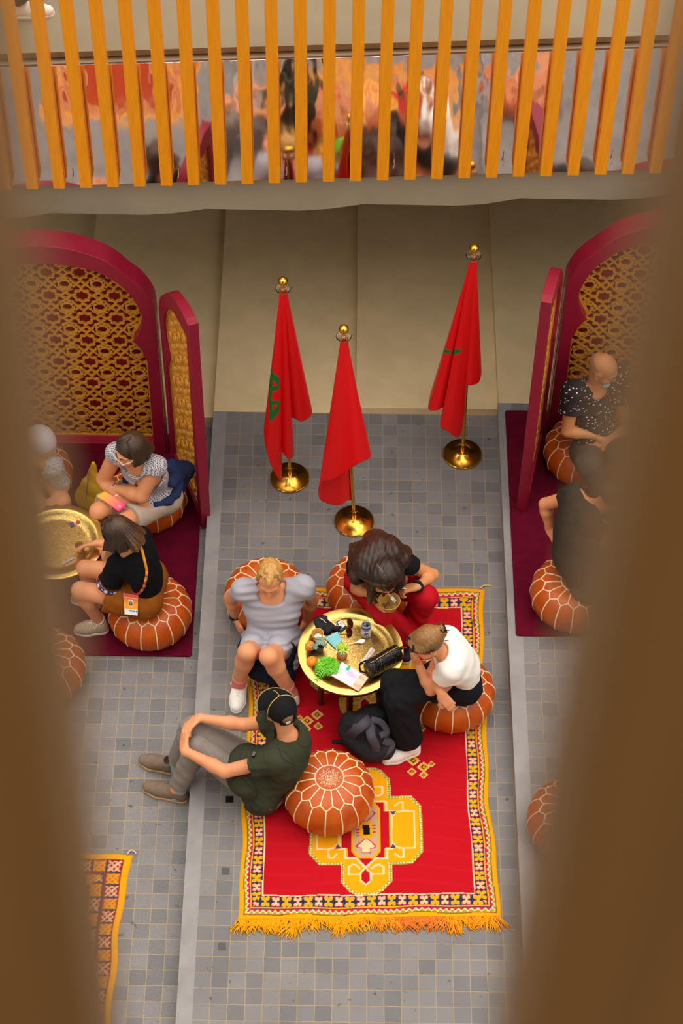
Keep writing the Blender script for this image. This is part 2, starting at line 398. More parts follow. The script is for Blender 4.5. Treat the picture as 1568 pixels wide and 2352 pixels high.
def arch_frame(half, t, bar_h=0.10):
    """frame lying in the local x-z plane, front at y = 0, back at y = t; half: only x < 0, with a straight post at x = 0"""
    mb = MB()
    seq = [((-o[0], o[1]), (-i[0], i[1])) for o, i in PAIR]
    if not half: seq = seq + [(o, i) for o, i in PAIR[::-1][1:]]
    n = len(seq); V = []
    for o, i in seq: V += [(o[0], 0, o[1]), (i[0], 0, i[1]), (i[0], t, i[1]), (o[0], t, o[1])]
    Fs = []
    for k in range(n - 1):
        for a in range(4):
            b = (a + 1) % 4; Fs.append((k * 4 + a, k * 4 + b, (k + 1) * 4 + b, (k + 1) * 4 + a))
    Fs += [(0, 1, 2, 3), tuple((n - 1) * 4 + a for a in range(4))]
    mb.add(V, Fs)
    if half:
        mb.box((-0.045, 0.0005, 0), (0.02, t - 0.0005, 2.0118)); mb.box((-.61, 0.001, 0.0), (-0.04, t - 0.001, bar_h))
    else: mb.box((-.61, 0.001, 0.0), (.61, t - 0.001, bar_h))
    return mb
def lattice(half, y0, y1, P=0.212):
    segs = []
    star = [(.285 * math.cos(k * math.pi / 4), .285 * math.sin(k * math.pi / 4)) if e_ == 0 else (.205 * math.cos((k + .5) * math.pi / 4), .205 * math.sin((k + .5) * math.pi / 4)) for k in range(8) for e_ in (0, 1)]
    octa = [(.5 + .19 * math.cos((k + .5) * math.pi / 4), .5 + .19 * math.sin((k + .5) * math.pi / 4)) for k in range(8)]
    sq = [(.5 + a * .215, .5 + b * .215) for a, b in ((1, 1), (-1, 1), (-1, -1), (1, -1))]
    oct2 = [(.5 + .232 * math.cos((k + .5) * math.pi / 4), .5 + .232 * math.sin((k + .5) * math.pi / 4)) for k in range(8)]
    unit = [(oct2[k], oct2[(k + 1) % 8]) for k in range(8)] + [(star[k], star[(k + 1) % 16]) for k in range(16)] + [(octa[k], octa[(k + 1) % 8]) for k in range(8)] + [(sq[k], sq[(k + 1) % 4]) for k in range(4)]
    for sg in (1, -1):
        unit += [((.345, .0), (.655, .29 * sg)), ((.655, .0), (.345, .29 * sg)), ((0, .345), (.29 * sg, .655)), ((0, .655), (.29 * sg, .345))]
        unit += [((.285 * sg, 0), (.35 * sg, 0)), ((0, .285 * sg), (0, .35 * sg))]
    mb = MB()
    for i in range(-5, 6):
        for j in range(0, 11):
            for k, (p, q) in enumerate(unit):
                p_ = ((p[0] + i) * P, (p[1] + j) * P); q_ = ((q[0] + i) * P, (q[1] + j) * P)
                nsub = 3
                keep = []
                for t in range(nsub):
                    m_ = [(p_[c] * (nsub - t - .5) + q_[c] * (t + .5)) / nsub for c in (0, 1)]
                    s_ = inner_s(m_[1]); ok = abs(m_[0]) < s_ + .012
                    if half: ok = ok and m_[0] < -0.03
                    keep.append(ok)
                if all(keep): rng = [(0, nsub)]
                else: rng = [(t, t + 1) for t in range(nsub) if keep[t]]
                for a, b in rng:
                    A = [p_[c] + (q_[c] - p_[c]) * a / nsub for c in (0, 1)]; B = [p_[c] + (q_[c] - p_[c]) * b / nsub for c in (0, 1)]
                    off = 0.0006 * (k % 5)
                    mb.bar((A[0], (y0 + y1) / 2 + off, A[1]), (B[0], (y0 + y1) / 2 + off, B[1]), y1 - y0, 0.0125, up=(-(B[1] - A[1]), 0, B[0] - A[0]))
    return mb
def edge_band(half, y0, y1, w=0.014):
    """thin amber rim that lines the opening"""
    mb = MB(); P = [(-i[0], i[1]) for o, i in PAIR if i[1] >= 0.0]
    P[0] = (P[0][0], 0.1)
    if not half: P = P + [(-a, b) for a, b in P[::-1][1:]]
    for a, b in zip(P[:-1], P[1:]):
        d = np.array([b[0] - a[0], b[1] - a[1]]); L = np.linalg.norm(d)
        nrm = np.array([d[1], -d[0]]) / L * w * .5
        mb.bar((a[0] + nrm[0], (y0 + y1) / 2, a[1] + nrm[1]), (b[0] + nrm[0], (y0 + y1) / 2, b[1] + nrm[1]), y1 - y0, w, up=(nrm[0], 0, nrm[1]))
    mb.bar((P[0][0], (y0 + y1) / 2, .107), (P[-1][0] if not half else -.04, (y0 + y1) / 2, .107), y1 - y0, w)
    return mb
def screen(loc, side, label):
    """side +1: the leaf stands at the right end of the arch"""
    r = thing('folding_screen', label, 'folding screen', loc, 0, 'lattice screens')
    t = 0.15
    arch_frame(False, t).build('arch_frame', crimson, r, bevel=0.003)
    a = lattice(False, 0.078, 0.094).build('lattice', amber, r, smooth=False)
    edge_band(False, 0.07, 0.096).build('lattice_rim', amber, a, smooth=False)
    bk = MB(); ss = [(-i[0] - .03, i[1]) for o, i in PAIR]; ss = ss + [(-x_, v) for x_, v in ss[::-1][1:]]
    bk.prism(ss, -0.142, -0.128, np.array([[1, 0, 0], [0, 0, -1], [0, 1, 0.0]]))
    bk.build('backing_panel', dark_crimson, r, smooth=False)
    # hinged leaf: half an arch
    hx = side * 0.70
    dx, dy = (0.263 if side > 0 else -0.150), -0.689
    ang = math.atan2(dy, dx)           # direction hinge -> outer post
    fr = arch_frame(True, 0.068); la = lattice(True, 0.024, 0.044); rim = edge_band(True, 0.02, 0.046)
    Lf = 0.70
    for mb_ in (fr, la, rim):
        V = []
        for x_, y_, z_ in mb_.v:
            u = x_ + 0.685           # 0 at hinge, .685 at the post
            n_ = np.array([-math.sin(ang), math.cos(ang)]) * (1 if side > 0 else -1)
            p = np.array([hx + side * 0.012, -0.006]) + np.array([math.cos(ang), math.sin(ang)]) * u + n_ * y_
            V.append((p[0], p[1], z_ ))
        mb_.v = V
    sf = fr.build('leaf_frame', crimson, r, bevel=0.003)
    ll = la.build('leaf_lattice', amber, r, smooth=False); rim.build('lattice_rim', amber, ll, smooth=False)
    h = MB().tube([(hx - side * 0.004, -0.004, 0.02), (hx - side * 0.004, -0.004, 1.44)], 0.004, 8).build('hinge', chrome, r); h['label'] = 'thin pale hinge rod'
    return r
screen((-0.396 - 0.70, -0.094, ZL + 0.012), 1, 'crimson arched lattice screen at the left, behind the woman in the dotted blouse')
screen((2.215 + 0.70, -0.085, ZR + 0.012), -1, 'crimson arched lattice screen at the right, behind the bald man')
# ------------------------------------------------------------------ plain carpets under the two side groups
velvet = mat('maroon_velvet', '#5c0520', 0.95, var=0.15, scale=14, bump=0.25, bscale=400, sheen=0.05, spec=0.08)
def carpet(name, x0, x1, y0, y1, z, label):
    r = 0.02; P = []
    for cx, cy, a0 in ((x1 - r, y1 - r, 0), (x0 + r, y1 - r, 90), (x0 + r, y0 + r, 180), (x1 - r, y0 + r, 270)):
        P += [(cx + r * math.cos(math.radians(a0 + k * 18)), cy + r * math.sin(math.radians(a0 + k * 18))) for k in range(6)]
    o = MB().prism(P, z + 0.0005, z + 0.012).build(name, velvet, smooth=False, bevel=0.004)
    return tag(o, label, 'carpet', 'maroon carpets')
carpet('maroon_carpet', -2.05, -0.147, -1.808, 0.085, ZL, 'plain maroon carpet at the left under the group round the other brass tray')
carpet('maroon_carpet', 1.945, 3.6, -1.79, 0.126, ZR, 'plain maroon carpet at the right under the bald man')

# ------------------------------------------------------------------ flags
brass = mat('polished_brass', '#e6b44a', 0.17, 1.0, bump=0.02, bscale=15)
clear = mat('clear_acrylic', '#fbf8f2', 0.03, trans=1.0)
flagred = attr_mat('flag_satin', 0.42, 0.06, 900, 0.03, 0.45)
def set_dye(o, cols):
    me = o.data; a = me.color_attributes.new('dye', 'FLOAT_COLOR', 'POINT')
    a.data.foreach_set('color', np.asarray(cols, dtype=np.float32).ravel()); 
def in_poly(px, py, poly):
    c = np.zeros(len(px), bool); n = len(poly)
    for i in range(n):
        x0, y0 = poly[i]; x1, y1 = poly[i - 1]
        k = ((y0 > py) != (y1 > py)) & (px < (x1 - x0) * (py - y0) / ((y1 - y0) or 1e-9) + x0)
        c ^= k
    return c
def flag(base_px, top_px, cols, label, green=(), holes=(), zmin=-9):
    B = G(base_px[0], base_px[1], 0.045); T = GY(top_px[0], top_px[1], B[1])
    r = thing('flag_stand', label, 'flag', (B[0], B[1], 0), 0, 'red flags on brass stands')
    L0 = np.array([B[0], B[1], 0])
    MB().lathe([(0, 0.001), (.128, 0.001), (.134, .004), (.1345, .017), (.131, .021), (.127, .021), (.05, .052), (.047, .054), (0.014, .0545), (0.0, .0545)], 64).build('base', brass, r)
    top = T - L0
    MB().tube([(0, 0, .05), top * 0.5, top + np.array([0, 0, -0.01])], .0125, 16).build('pole', brass, r)
    MB().lathe([(.0125, 0), (.0165, 0), (.0165, .07), (.0125, .075)], 16, (0, 0, .054)).build('collar', brass, r)
    fin = MB()
    fin.lathe([(0, 0), (.013, 0), (.013, .02), (.009, .035), (.012, .045), (0.008, .05), (0, .05)], 24, top + np.array([0, 0, -.005]))
    fin.lathe([(.031 * math.sin(a), .031 - .031 * math.cos(a)) for a in np.linspace(0, math.pi, 24)], 32, top + np.array([0, 0, .04]))
    fin.build('finial', brass, r)
    MB().lathe([(.014, 0), (.044, 0.001), (.048, .006), (.044, .011), (.014, .012), (.014, 0)], 40, top + np.array([0, 0, .004])).build('collar_disc', clear, r)['label'] = 'clear acrylic disc under the finial'
    # cloth
    cp = [GY(px, py, B[1] + dy) - L0 for px, py, dy in cols]
    bot = catmull(cp, 20); n = len(bot); tp = top + np.array([0, 0, -0.02])
    mrows = 150; P = np.zeros((mrows, n, 3))
    ctr = np.mean(np.array(bot), 0)
    for j in range(n):
        b = bot[j]; ang = 2 * math.pi * j / n
        st = tp + np.array([0.020 * max(-1, min(1, (b[0] - ctr[0]) / .12)), .021 if b[1] > 0.0 else -.021, 0.0])
        d0 = b - st
        for i in range(mrows):
            t = i / (mrows - 1); lat = t ** 1.02
            q = st + np.array([d0[0] * lat, d0[1] * lat, d0[2] * t])
                # * math.sin(j * 0.9 + 7 * t) * t; q[1] += 0.006 * math.cos(j * 0.7 + 5 * t) * t
            P[i, j] = q
    mb = MB(); mb.grid(P)
    o = mb.build('flag_cloth', flagred, r, solid=0.003, angle=180)
    cc = np.tile(np.array(lin('#e6040e')), (len(mb.v), 1))
    W = np.array(mb.v) + L0; px = np.array([PR(w) for w in W])
    jj = np.tile(np.arange(n), mrows)
    for poly, j0, j1 in green:
        k = in_poly(px[:, 0], px[:, 1], poly) & (jj >= j0 * 20) & (jj <= j1 * 20); cc[k] = lin('#0b7030')
    for poly in holes:
        k = in_poly(px[:, 0], px[:, 1], poly); cc[k] = lin('#e6040e')
    set_dye(o, cc)
    return r
def cr(o, s, P): return [(o[0] + x_ / s, o[1] + y_ / s) for x_, y_ in P]
f1 = cr((560, 680), 5.11, [(318, 820), (345, 905), (418, 955), (418, 1075), (375, 1115), (330, 1112), (328, 1222), (420, 1225), (420, 1340), (385, 1400), (298, 1485), (298, 1300), (285, 1000)])
h1 = [cr((560, 680), 5.11, [(338, 985), (395, 1045), (333, 1057)]), cr((560, 680), 5.11, [(333, 1280), (395, 1273), (338, 1347)])]
flag((665, 1090), (650, 665), [(692, 950, .05), (714, 938, .03), (713, 955, -.03), (692, 968, -.05), (669, 964, -.03), (674, 1040, -.08), (662, 1053, -.12), (646, 1040, -.07), (646, 1100, -.10), (630, 1085, -.13), (613, 1040, -.12), (606, 985, -.06), (616, 960, .02)],
     'red flag on a brass stand, left of three, with half its green star showing', [(f1, 6, 13)], h1)
flag((813, 1190), (789, 775), [(812, 1120, .05), (811, 1146, .02), (797, 1150, -.01), (775, 1161, -.03), (734, 1146, -.02), (736, 1108, -.09), (762, 1102, -.14), (792, 1084, -.16), (822, 1065, -.14), (846, 1054, -.09), (851, 1042, -.02), (835, 1030, .04)],
     'plain red flag on a brass stand, middle of three and nearest the tray table')
f3a = cr((560, 520), 2.529, [(1150, 690), (1165, 705), (1202, 722), (1198, 738), (1150, 736)]); f3b = cr((560, 520), 2.529, [(1216, 710), (1270, 715), (1245, 738), (1214, 750)])
flag((1062, 1036), (1087, 590), [(1092, 868, .05), (1105, 852, .02), (1099, 877, -.04), (1079, 885, -.07), (1060, 884, -.04), (1065, 955, -.05), (1053, 1004, -.10), (1030, 992, -.13), (1011, 978, -.11), (1017, 937, -.07), (1004, 942, -.12), (984, 939, -.10), (988, 905, -.01)],
     'red flag on a brass stand, right of three and farthest from the tray table', [(f3a, 7, 13), (f3b, 4, 9)])
# ------------------------------------------------------------------ patterned rugs
CO = {k: np.array(lin(v)) for k, v in dict(red='#b9101d', red2='#a80a18', yel='#eda00c', olive='#9a9a2c', cream='#ecc99a', navy='#26324a', pink='#f0b48c', gold='#dfa01c', dkred='#8e1420', black='#1c1814', tan='#bf9f7c', orange='#cf6a14', crim='#c8233a', grey='#4a4258').items()}
def seg_d(X, Y, a, b):
    ax, ay = a; bx, by = b; dx, dy = bx - ax, by - ay
    t = np.clip(((X - ax) * dx + (Y - ay) * dy) / (dx * dx + dy * dy + 1e-12), 0, 1)
    return np.hypot(X - ax - t * dx, Y - ay - t * dy)
def motif(a, b):
    """x-shaped flower, a and b in -.5 .. .5"""
    a = np.abs(a); b = np.abs(b)
    return (np.hypot(a - .22, b - .27) < .20) | ((a < .13) & (b < .3)) | (np.hypot(a - .33, b - .33) < .10)
def rug_colors(X, Y, W, H):
    rng = np.random.RandomState(3)
    wob = lambda s, k: s * (np.sin(X * 17 + k) * np.cos(Y * 13 + 2 * k))
    Xo, Yo = X, Y
    X = X + wob(.004, 1); Y = Y + wob(.004, 2)
    col = np.tile(CO['red'], X.shape + (1,))
    streak = np.sin(Yo * 90 + 3 * np.sin(Xo * 5)) * np.sin(Xo * 6 + Yo * 31)
    col[streak > .45] = CO['red'] * .86 + CO['crim'] * .14
    dl = X; dr = W - X; db = Y; dt = H - Y
    s = 1.0
    dv = np.minimum(dl, dr); dh = np.minimum(db, dt) * 0.86
    d = np.minimum(dv, dh); side = dv <= dh; along = np.where(side, Y, X)
    # field edge
    col[d < .142] = CO['cream']; col[d < .135] = CO['navy']
    # motifs
    per = .0625; k = np.floor(along / per); a = (along / per - k - .5); b = (d - .103) / .066
    mm = motif(np.where(side, b, a), np.where(side, a * 1.02, b)) & (d > .073) & (d < .133)
    even = (k % 2 == 0)
    col[mm & even] = CO['gold']; col[mm & ~even] = CO['crim']
    mi = motif(np.where(side, b, a) * 1.22, np.where(side, a, b) * 1.22) & mm
    col[mi & ~even] = CO['pink']
    col[d < .071] = CO['yel']; col[d < .064] = CO['navy']; col[d < .061] = CO['crim']
    zz = .045 + .008 * (np.abs(((along / .036) % 1) - .5) * 4 - 1)
    col[d < zz + .005] = CO['cream']; col[d < zz - .004] = CO['olive']
    col[d < .031] = CO['dkred']; col[d < .027] = CO['yel']
    # medallions
    cx = W / 2 - .012
    for cy in (.605, H - .605):
        u = (X - cx) / 1.06; v = (Y - cy); au, av = np.abs(u), np.abs(v)
        field = d > .142
        def poly(P): return in_poly(au.ravel(), av.ravel(), P).reshape(X.shape)
        outer = [(-1, -1), (.325, -1), (.325, .165), (.262, .24), (.145, .24), (.145, .36), (.095, .42), (.05, .445), (-1, .445)]
        out2 = [(-1, -1), (.305, -1), (.305, .158), (.253, .222), (.126, .222), (.126, .352), (.085, .405), (.045, .427), (-1, .427)]
        o = poly(outer); i2 = poly(out2)
        dots = np.hypot(((u / .017) % 1) - .5, ((v / .017) % 1) - .5) < .33
        col[o & field] = CO['olive']; col[o & dots & field] = CO['cream']
        col[i2] = CO['yel']
        redin = (au < .135) & (av < .128) | (au < .105) & (av < .195)
        redin |= (av < .26) & (au < (.26 - av) * .75) & (av > .19)
        col[redin] = CO['red']
        drop = (np.hypot(au / .028, (av - .325) / .05) < 1); col[drop] = CO['red']
        def line(P, w, c):
            dd = np.min([seg_d(au, av, p, q) for p, q in zip(P[:-1], P[1:])], 0); col[(dd < w) & i2] = CO[c]
        line([(0, .262), (.055, .2), (.118, .197), (.118, .13), (.15, .13), (.15, 0)], .0065, 'cream')
        line([(.15, .13), (.165, .1)], .006, 'cream'); line([(.15, .115), (.215, .13), (.215, .13), (.28, .13), (.28, 0)], .0055, 'cream')
        line([(.215, .13), (.212, .19), (.19, .19), (.165, .165)], .005, 'cream')
        line([(0, .262), (.03, .3), (.03, .345), (0, .375)], .0055, 'cream')
        line([(.03, .305), (.1, .305), (.1, .255), (.075, .238), (.05, .25), (.035, .268)], .0055, 'cream')
        tri = (av > .1) & (av < .128) & (au > .14) & (au < .175) & (np.abs(au - .157) < (av - .095) * .6); col[tri] = CO['grey']
        hexo = (au < .083) & (av < .2) & (au + av * .62 < .175); hexi = (au < .071) & (av < .188) & (au + av * .62 < .157)
        col[hexo] = CO['yel']; col[hexi] = CO['tan']
        burst = hexi & (np.abs(np.abs(u) - .042) < .014) & (np.sin(v * 260) > .3) & (av < .04); col[burst] = CO['crim']
        col[(au < .036) & (av < .056)] = CO['yel']; col[(au < .019) & (av < .035)] = CO['black']
        vv = av - .115
        arrow = ((au < .024) & (vv > -.01) & (vv < .045)) | ((au < .05 - np.abs(vv + .0) * .9) & (vv > -.05) & (vv < .01))
        edge = ((au < .029) & (vv > -.015) & (vv < .05)) | ((au < .06 - np.abs(vv) * .9) & (vv > -.055) & (vv < .013))
        col[edge & hexi & (v < 0)] = CO['crim']; col[arrow & hexi & (v < 0)] = CO['cream']; col[edge & hexi & (v > 0) & ~arrow] = CO['crim']
    # small ornaments either side of the middle of the field
    for mx in (cx - .36, cx + .36):
        for my in (H / 2 - .17, H / 2 + .17):
            sg = 1 if mx > cx else -1
            for (ox, oy, r_) in ((-.06, .05, .03), (0, 0, .03), (-.07, -.035, .022), (.0, -.06, .022), (.05, .02, .018)):
                a = (X - mx) * sg - ox; b = (Y - my) - oy
                dd = np.abs(a) + np.abs(b)
                col[dd < r_ * 1.35] = CO['cream']; col[dd < r_ * 1.12] = CO['gold']; col[dd < r_ * .62] = CO['black']; col[dd < r_ * .36] = CO['yel']
    return col
rugmat = attr_mat('wool_pile', 0.95, 0.5, 420, 0.10, 0.1)
fring = attr_mat('wool_fringe', 0.9, 0.1, 300, 0.1, 0.1)
def rug_mesh(name, TL, TR, BL, BR, z, h, colfn, parent, res=0.0045):
    TL, TR, BL, BR = [np.array(p[:2], float) for p in (TL, TR, BL, BR)]
    W = np.linalg.norm(BR - BL); H = np.linalg.norm(TL - BL)
    nx, ny = int(W / res), int(H / res)
    U, V = np.meshgrid(np.linspace(0, 1, nx), np.linspace(0, 1, ny), indexing='xy')
    P = (BL * ((1 - U) * (1 - V))[..., None] + BR * (U * (1 - V))[..., None] + TL * ((1 - U) * V)[..., None] + TR * (U * V)[..., None])
    amp = np.clip((np.abs(U - .5) - .3) * 5, 0, 1)
    x = P[..., 0] + amp * (.008 * np.sin(V * 14) + .006 * np.sin(V * 31 + 1) + .014 * np.sin(V * 5.5 + 2.0) * (U - .5) * 2)
    ampv = np.clip((np.abs(V - .5) - .4) * 10, 0, 1)
    y = P[..., 1] + ampv * (.006 * np.sin(U * 11) + .004 * np.sin(U * 29))
    ed = np.minimum(np.minimum(U, 1 - U) * W, np.minimum(V, 1 - V) * H)
    zz = z + 0.0006 + h * np.clip(ed / 0.006, 0.0, 1) + .0012 * np.sin(x * 9 + 2) * np.sin(y * 7) * np.clip(ed / .1, 0, 1)
    mb = MB(); me = bpy.data.meshes.new(name)
    verts = np.stack([x, y, zz], -1).reshape(-1, 3)
    I = np.arange(ny * nx).reshape(ny, nx)
    q = np.stack([I[:-1, :-1], I[:-1, 1:], I[1:, 1:], I[1:, :-1]], -1).reshape(-1, 4)
    me.vertices.add(len(verts)); me.vertices.foreach_set('co', verts.ravel())
    me.loops.add(q.size); me.loops.foreach_set('vertex_index', q.ravel().astype(np.int32))
    me.polygons.add(len(q)); me.polygons.foreach_set('loop_start', np.arange(0, q.size, 4, dtype=np.int32)); me.polygons.foreach_set('loop_total', np.full(len(q), 4, np.int32))
    me.polygons.foreach_set('use_smooth', [True] * len(q)); me.update(calc_edges=True); me.materials.append(rugmat)
    o = bpy.data.objects.new(name, me); C.objects.link(o); o.parent = parent
    set_dye(o, colfn(U * W, V * H, W, H).reshape(-1, 4))
    return o
RUG = [(.212, -1.335), (1.742, -1.317), (.242, -3.775), (1.772, -3.728)]
rug = thing('patterned_rug', 'red wool rug with yellow medallions and yellow fringe, under the middle group', 'rug', (0, 0, 0), 0, 'patterned rugs')
rug_mesh('rug_pile', *RUG, ZC, 0.008, rug_colors, rug)
# fringe
rnd = random.Random(11); mb = MB(); cols = []
nst = 520
for i in range(nst):
    t = (i + rnd.random()) / nst; x0 = .236 + t * 1.54; y0 = -3.77 + .045 * t + .006
    clump = math.sin(t * 34) + .6 * math.sin(t * 71 + 1)
    L = .072 + .02 * clump * .6 + rnd.uniform(-.02, .03)
    if abs(t - .22) < .02 or abs(t - .4) < .018 or abs(t - .83) < .02: L += .035
    dx = rnd.uniform(-.075, .075) + .03 * math.sin(t * 23) + (.05 if t > .97 else 0)
    pts = catmull([(x0, y0, .008), (x0 + dx * .3 + rnd.uniform(-.01, .01), y0 - L * .35, .010 + rnd.random() * .006), (x0 + dx * .8 + rnd.uniform(-.012, .012), y0 - L * .75, .006 + rnd.random() * .008), (x0 + dx, y0 - L, .003)], 3)
    n0 = len(mb.v); mb.tube(pts, [.0042, .0044, .0044, .0042, .004, .0038, .0035, .003, .0028, .0015][:len(pts)], 4)
    o_ = rnd.random() < min(1, max(0, (t - .45) * 5)) * (1 if t < .8 else .35)
    base = lin('#dd7a2c') if o_ else lin('#eda00c'); f_ = rnd.uniform(.82, 1.1)
    cols += [tuple(min(1, c_ * f_) for c_ in base[:3]) + (1,)] * (len(mb.v) - n0)
fr = mb.build('fringe', fring, rug, angle=180); set_dye(fr, cols)
o = MB().tube(catmull([(1.738, -1.318, .006), (1.76, -1.30, .012), (1.80, -1.295, .006), (1.815, -1.30, .003)], 5), [.005] * 15 + [.003], 6).build('corner_tie', fring, rug); set_dye(o, [lin('#d8b86a')] * len(o.data.vertices))
# second rug, at the left edge
def rug2_colors(X, Y, W, H):
    col = np.tile(CO['dkred'], X.shape + (1,)); d = np.minimum(np.minimum(X, W - X), np.minimum(Y, H - Y)); side = np.minimum(X, W - X) <= np.minimum(Y, H - Y); al = np.where(side, Y, X)
    for lo, per in ((.045, .085), (.14, .1)):
        k = np.floor(al / per); a = al / per - k - .5; b = (d - lo - .04) / .08
        on = (d > lo) & (d < lo + .08); col[on] = CO['navy']; box = on & (np.abs(a) < .42) & (np.abs(b) < .45)
        col[box & (k % 2 == 0)] = CO['dkred']; col[box & (k % 2 == 1)] = CO['orange']
        xx = box & ((np.abs(np.abs(a) - np.abs(b)) < .09) | (np.abs(np.abs(a) + np.abs(b) - .42) < .06)); col[xx & (k % 2 == 0)] = CO['pink']; col[xx & (k % 2 == 1)] = CO['yel']
    col[(d > .25) & (np.sin(X * 60) * np.sin(Y * 60) > .3)] = CO['orange']
    col[d < .04] = CO['yel']
    return col
A = G(296, 1962, ZL); Bq = G(262, 2300, ZL)
dirv = (Bq - A)[:2] / np.linalg.norm((Bq - A)[:2]); BRq = A[:2] + dirv * 2.0
rug2 = thing('patterned_rug', 'orange and yellow patterned rug at the lower left edge, partly behind the blurred slat', 'rug', (0, 0, 0), 0, 'patterned rugs')
rug_mesh('rug_pile', A[:2] + np.array([-1.15, -.01]), A[:2], BRq + np.array([-1.15, -.01]), BRq, ZL, 0.008, rug2_colors, rug2, 0.007)
o = MB().tube(catmull([(A[0] - .01, A[1] - .005, ZL + .006), (A[0] + .01, A[1] + .02, ZL + .014), (A[0] + .035, A[1] + .012, ZL + .008), (A[0] + .045, A[1], ZL + .004)], 5), .005, 6).build('corner_tie', fring, rug2); set_dye(o, [lin('#d8b88a')] * len(o.data.vertices))
# ------------------------------------------------------------------ leather poufs
def leather_mat():
    M = mat('tan_leather', '#a83c06', 0.36, var=0.0, bump=0.10, bscale=45, col2='#c25a10', scale=7, spec=0.32)
    return M
leather = leather_mat(); piping = mat('cream_piping', '#ecd3aa', 0.7)
PPROF = [(0, .297), (.06, .300), (.115, .300), (.165, .291), (.205, .272), (.238, .240), (.262, .195), (.273, .145), (.270, .095), (.255, .05), (.225, .015), (.17, .002), (0, .0005)]
PR_, PZ_ = zip(*PPROF)
_pp = catmull([(a, 0, b) for a, b in PPROF], 6); _pp = np.array(_pp)
_al = np.r_[0, np.cumsum(np.linalg.norm(np.diff(_pp, axis=0), axis=1))]
def psurf(s, th, dent=None, off=0.0):
    """point on the pouf at arc distance s from the crown and angle th"""
    r_ = np.interp(s, _al, _pp[:, 0]); z_ = np.interp(s, _al, _pp[:, 2])
    k = (th / (2 * math.pi / 16)) % 1.0
    puff = 1 + (.014 * math.sin(math.pi * ((k + .5) % 1)) - .007) * (1 if s > .20 else 0) * max(0, min(1, (s - .2) / .08))
    e_ = 1e-3; r2 = np.interp(s + e_, _al, _pp[:, 0]); z2 = np.interp(s + e_, _al, _pp[:, 2])
    nr, nz = -(z2 - z_), (r2 - r_); n_ = math.hypot(nr, nz) + 1e-9; nr /= n_; nz /= n_
    r_ = r_ * puff + nr * off; z_ = z_ + nz * off
    p = np.array([r_ * math.cos(th), r_ * math.sin(th), z_])
    if dent: # (x, y, radius, depth)
        dd = math.hypot(p[0] - dent[0], p[1] - dent[1]) / dent[2]
        if p[2] > .12: p[2] -= dent[3] * math.exp(-dd * dd * 1.5) * min(1, (p[2] - .12) / .12)
    return p
def pouf(loc, label, rot=0.0, dent=None, star=True, scale=1.0):
    r = thing('leather_pouf', label, 'pouf', loc, 0, 'tan leather poufs')
    S = np.linspace(0, _al[-1], 44); N = 96
    mb = MB(); mb.v.append(tuple(psurf(0, 0, dent)))
    for s in S[1:-1]:
        for k in range(N): mb.v.append(tuple(psurf(s, rot + 2 * math.pi * k / N, dent)))
    mb.v.append(tuple(psurf(S[-1], 0, None)))
    rows = len(S) - 2
    for k in range(N):
        l = (k + 1) % N; mb.f.append((0, 1 + k, 1 + l)); mb.f.append((1 + (rows - 1) * N + k, len(mb.v) - 1, 1 + (rows - 1) * N + l))
        for i in range(rows - 1): mb.f.append((1 + i * N + k, 1 + (i + 1) * N + k, 1 + (i + 1) * N + l, 1 + i * N + l))
    mb.v = [tuple(np.array(p) * scale) for p in mb.v]
    o = mb.build('leather_cover', leather, r, angle=180)
    pp = MB(); A = 2 * math.pi / 16
    def line(p, q, n=8, rad=.0042):
        pts = [psurf(p[0] + (q[0] - p[0]) * t, rot + p[1] + (q[1] - p[1]) * t, dent, .0015) * scale for t in np.linspace(0, 1, n)]
        pp.tube(pts, rad * scale, 6)
    pp.tube([psurf(.087, rot + 2 * math.pi * k / 48, dent, .0015) * scale for k in range(48)], .0045, 6, closed=True)
    for k in range(16):
        a = k * A
        line((.087, a), (.190, a)); line((.190, a), (.222, a + A / 2), 5); line((.190, a), (.222, a - A / 2), 5)
        line((.222, a + A / 2), (.45, a + A / 2), 12)
    pp.build('piping', piping, r)
    if star:
        st = MB()
        for k in range(12):
            a = rot + k * math.pi / 6; da = math.pi / 12
            tip = psurf(.066, a, dent, .0012)
            for sg in (-1, 1):
                st.tube([tip * scale, psurf(.045, a + sg * da, dent, .0012) * scale, psurf(.030, a + sg * da * .2, dent, .0012) * scale], .0014, 4)
            st.tube([psurf(.050, a, dent, .0012) * scale, psurf(.036, a, dent, .0012) * scale], .0022, 4)
            st.tube([psurf(.022, a, dent, .0012) * scale, psurf(.008, a, dent, .0012) * scale], .0022, 4)
        st.tube([psurf(.024, rot + 2 * math.pi * k / 24, dent, .0012) * scale for k in range(24)], .0016, 4, closed=True)
        st.build('embroidery', piping, r)
    return r
g_ = lambda px, py, z, dy=0.0: np.array(G(px, py, z)) + np.array([0, dy, 0])
def pl(px, py, z, zf, dy=0.0):
    p = g_(px, py, z, dy); return (p[0], p[1], zf)
ZLm, ZRm = ZL + .0125, ZR + .0125
POUF = {
 'free': pl(756, 1789, .30, .0112), 'man': pl(614, 1282, .20, .0112, -.265), 'bowl': pl(846, 1352, .15, .0112), 'white': pl(1036, 1688, .05, .0112, .26),
 'dots': pl(332, 1228, ZLm + .05, ZLm, .26), 'black': pl(340, 1498, ZLm + .05, ZLm, .265), 'far': pl(76, 1092, ZLm + .12, ZLm), 'corner': pl(98, 1535, ZLm + .12, ZLm),
 'bald': pl(1345, 1122, ZRm + .05, ZRm, .26), 'dark': pl(1318, 1455, ZRm + .05, ZRm, .26), 'edge': pl(1316, 1880, ZR + .15, ZR)}
pouf(POUF['free'], 'empty tan leather pouf with star embroidery, behind the man in olive', .12)
pouf(POUF['man'], 'tan leather pouf under the man in the grey shirt', .3, (0, -.04, .26, .05), False)
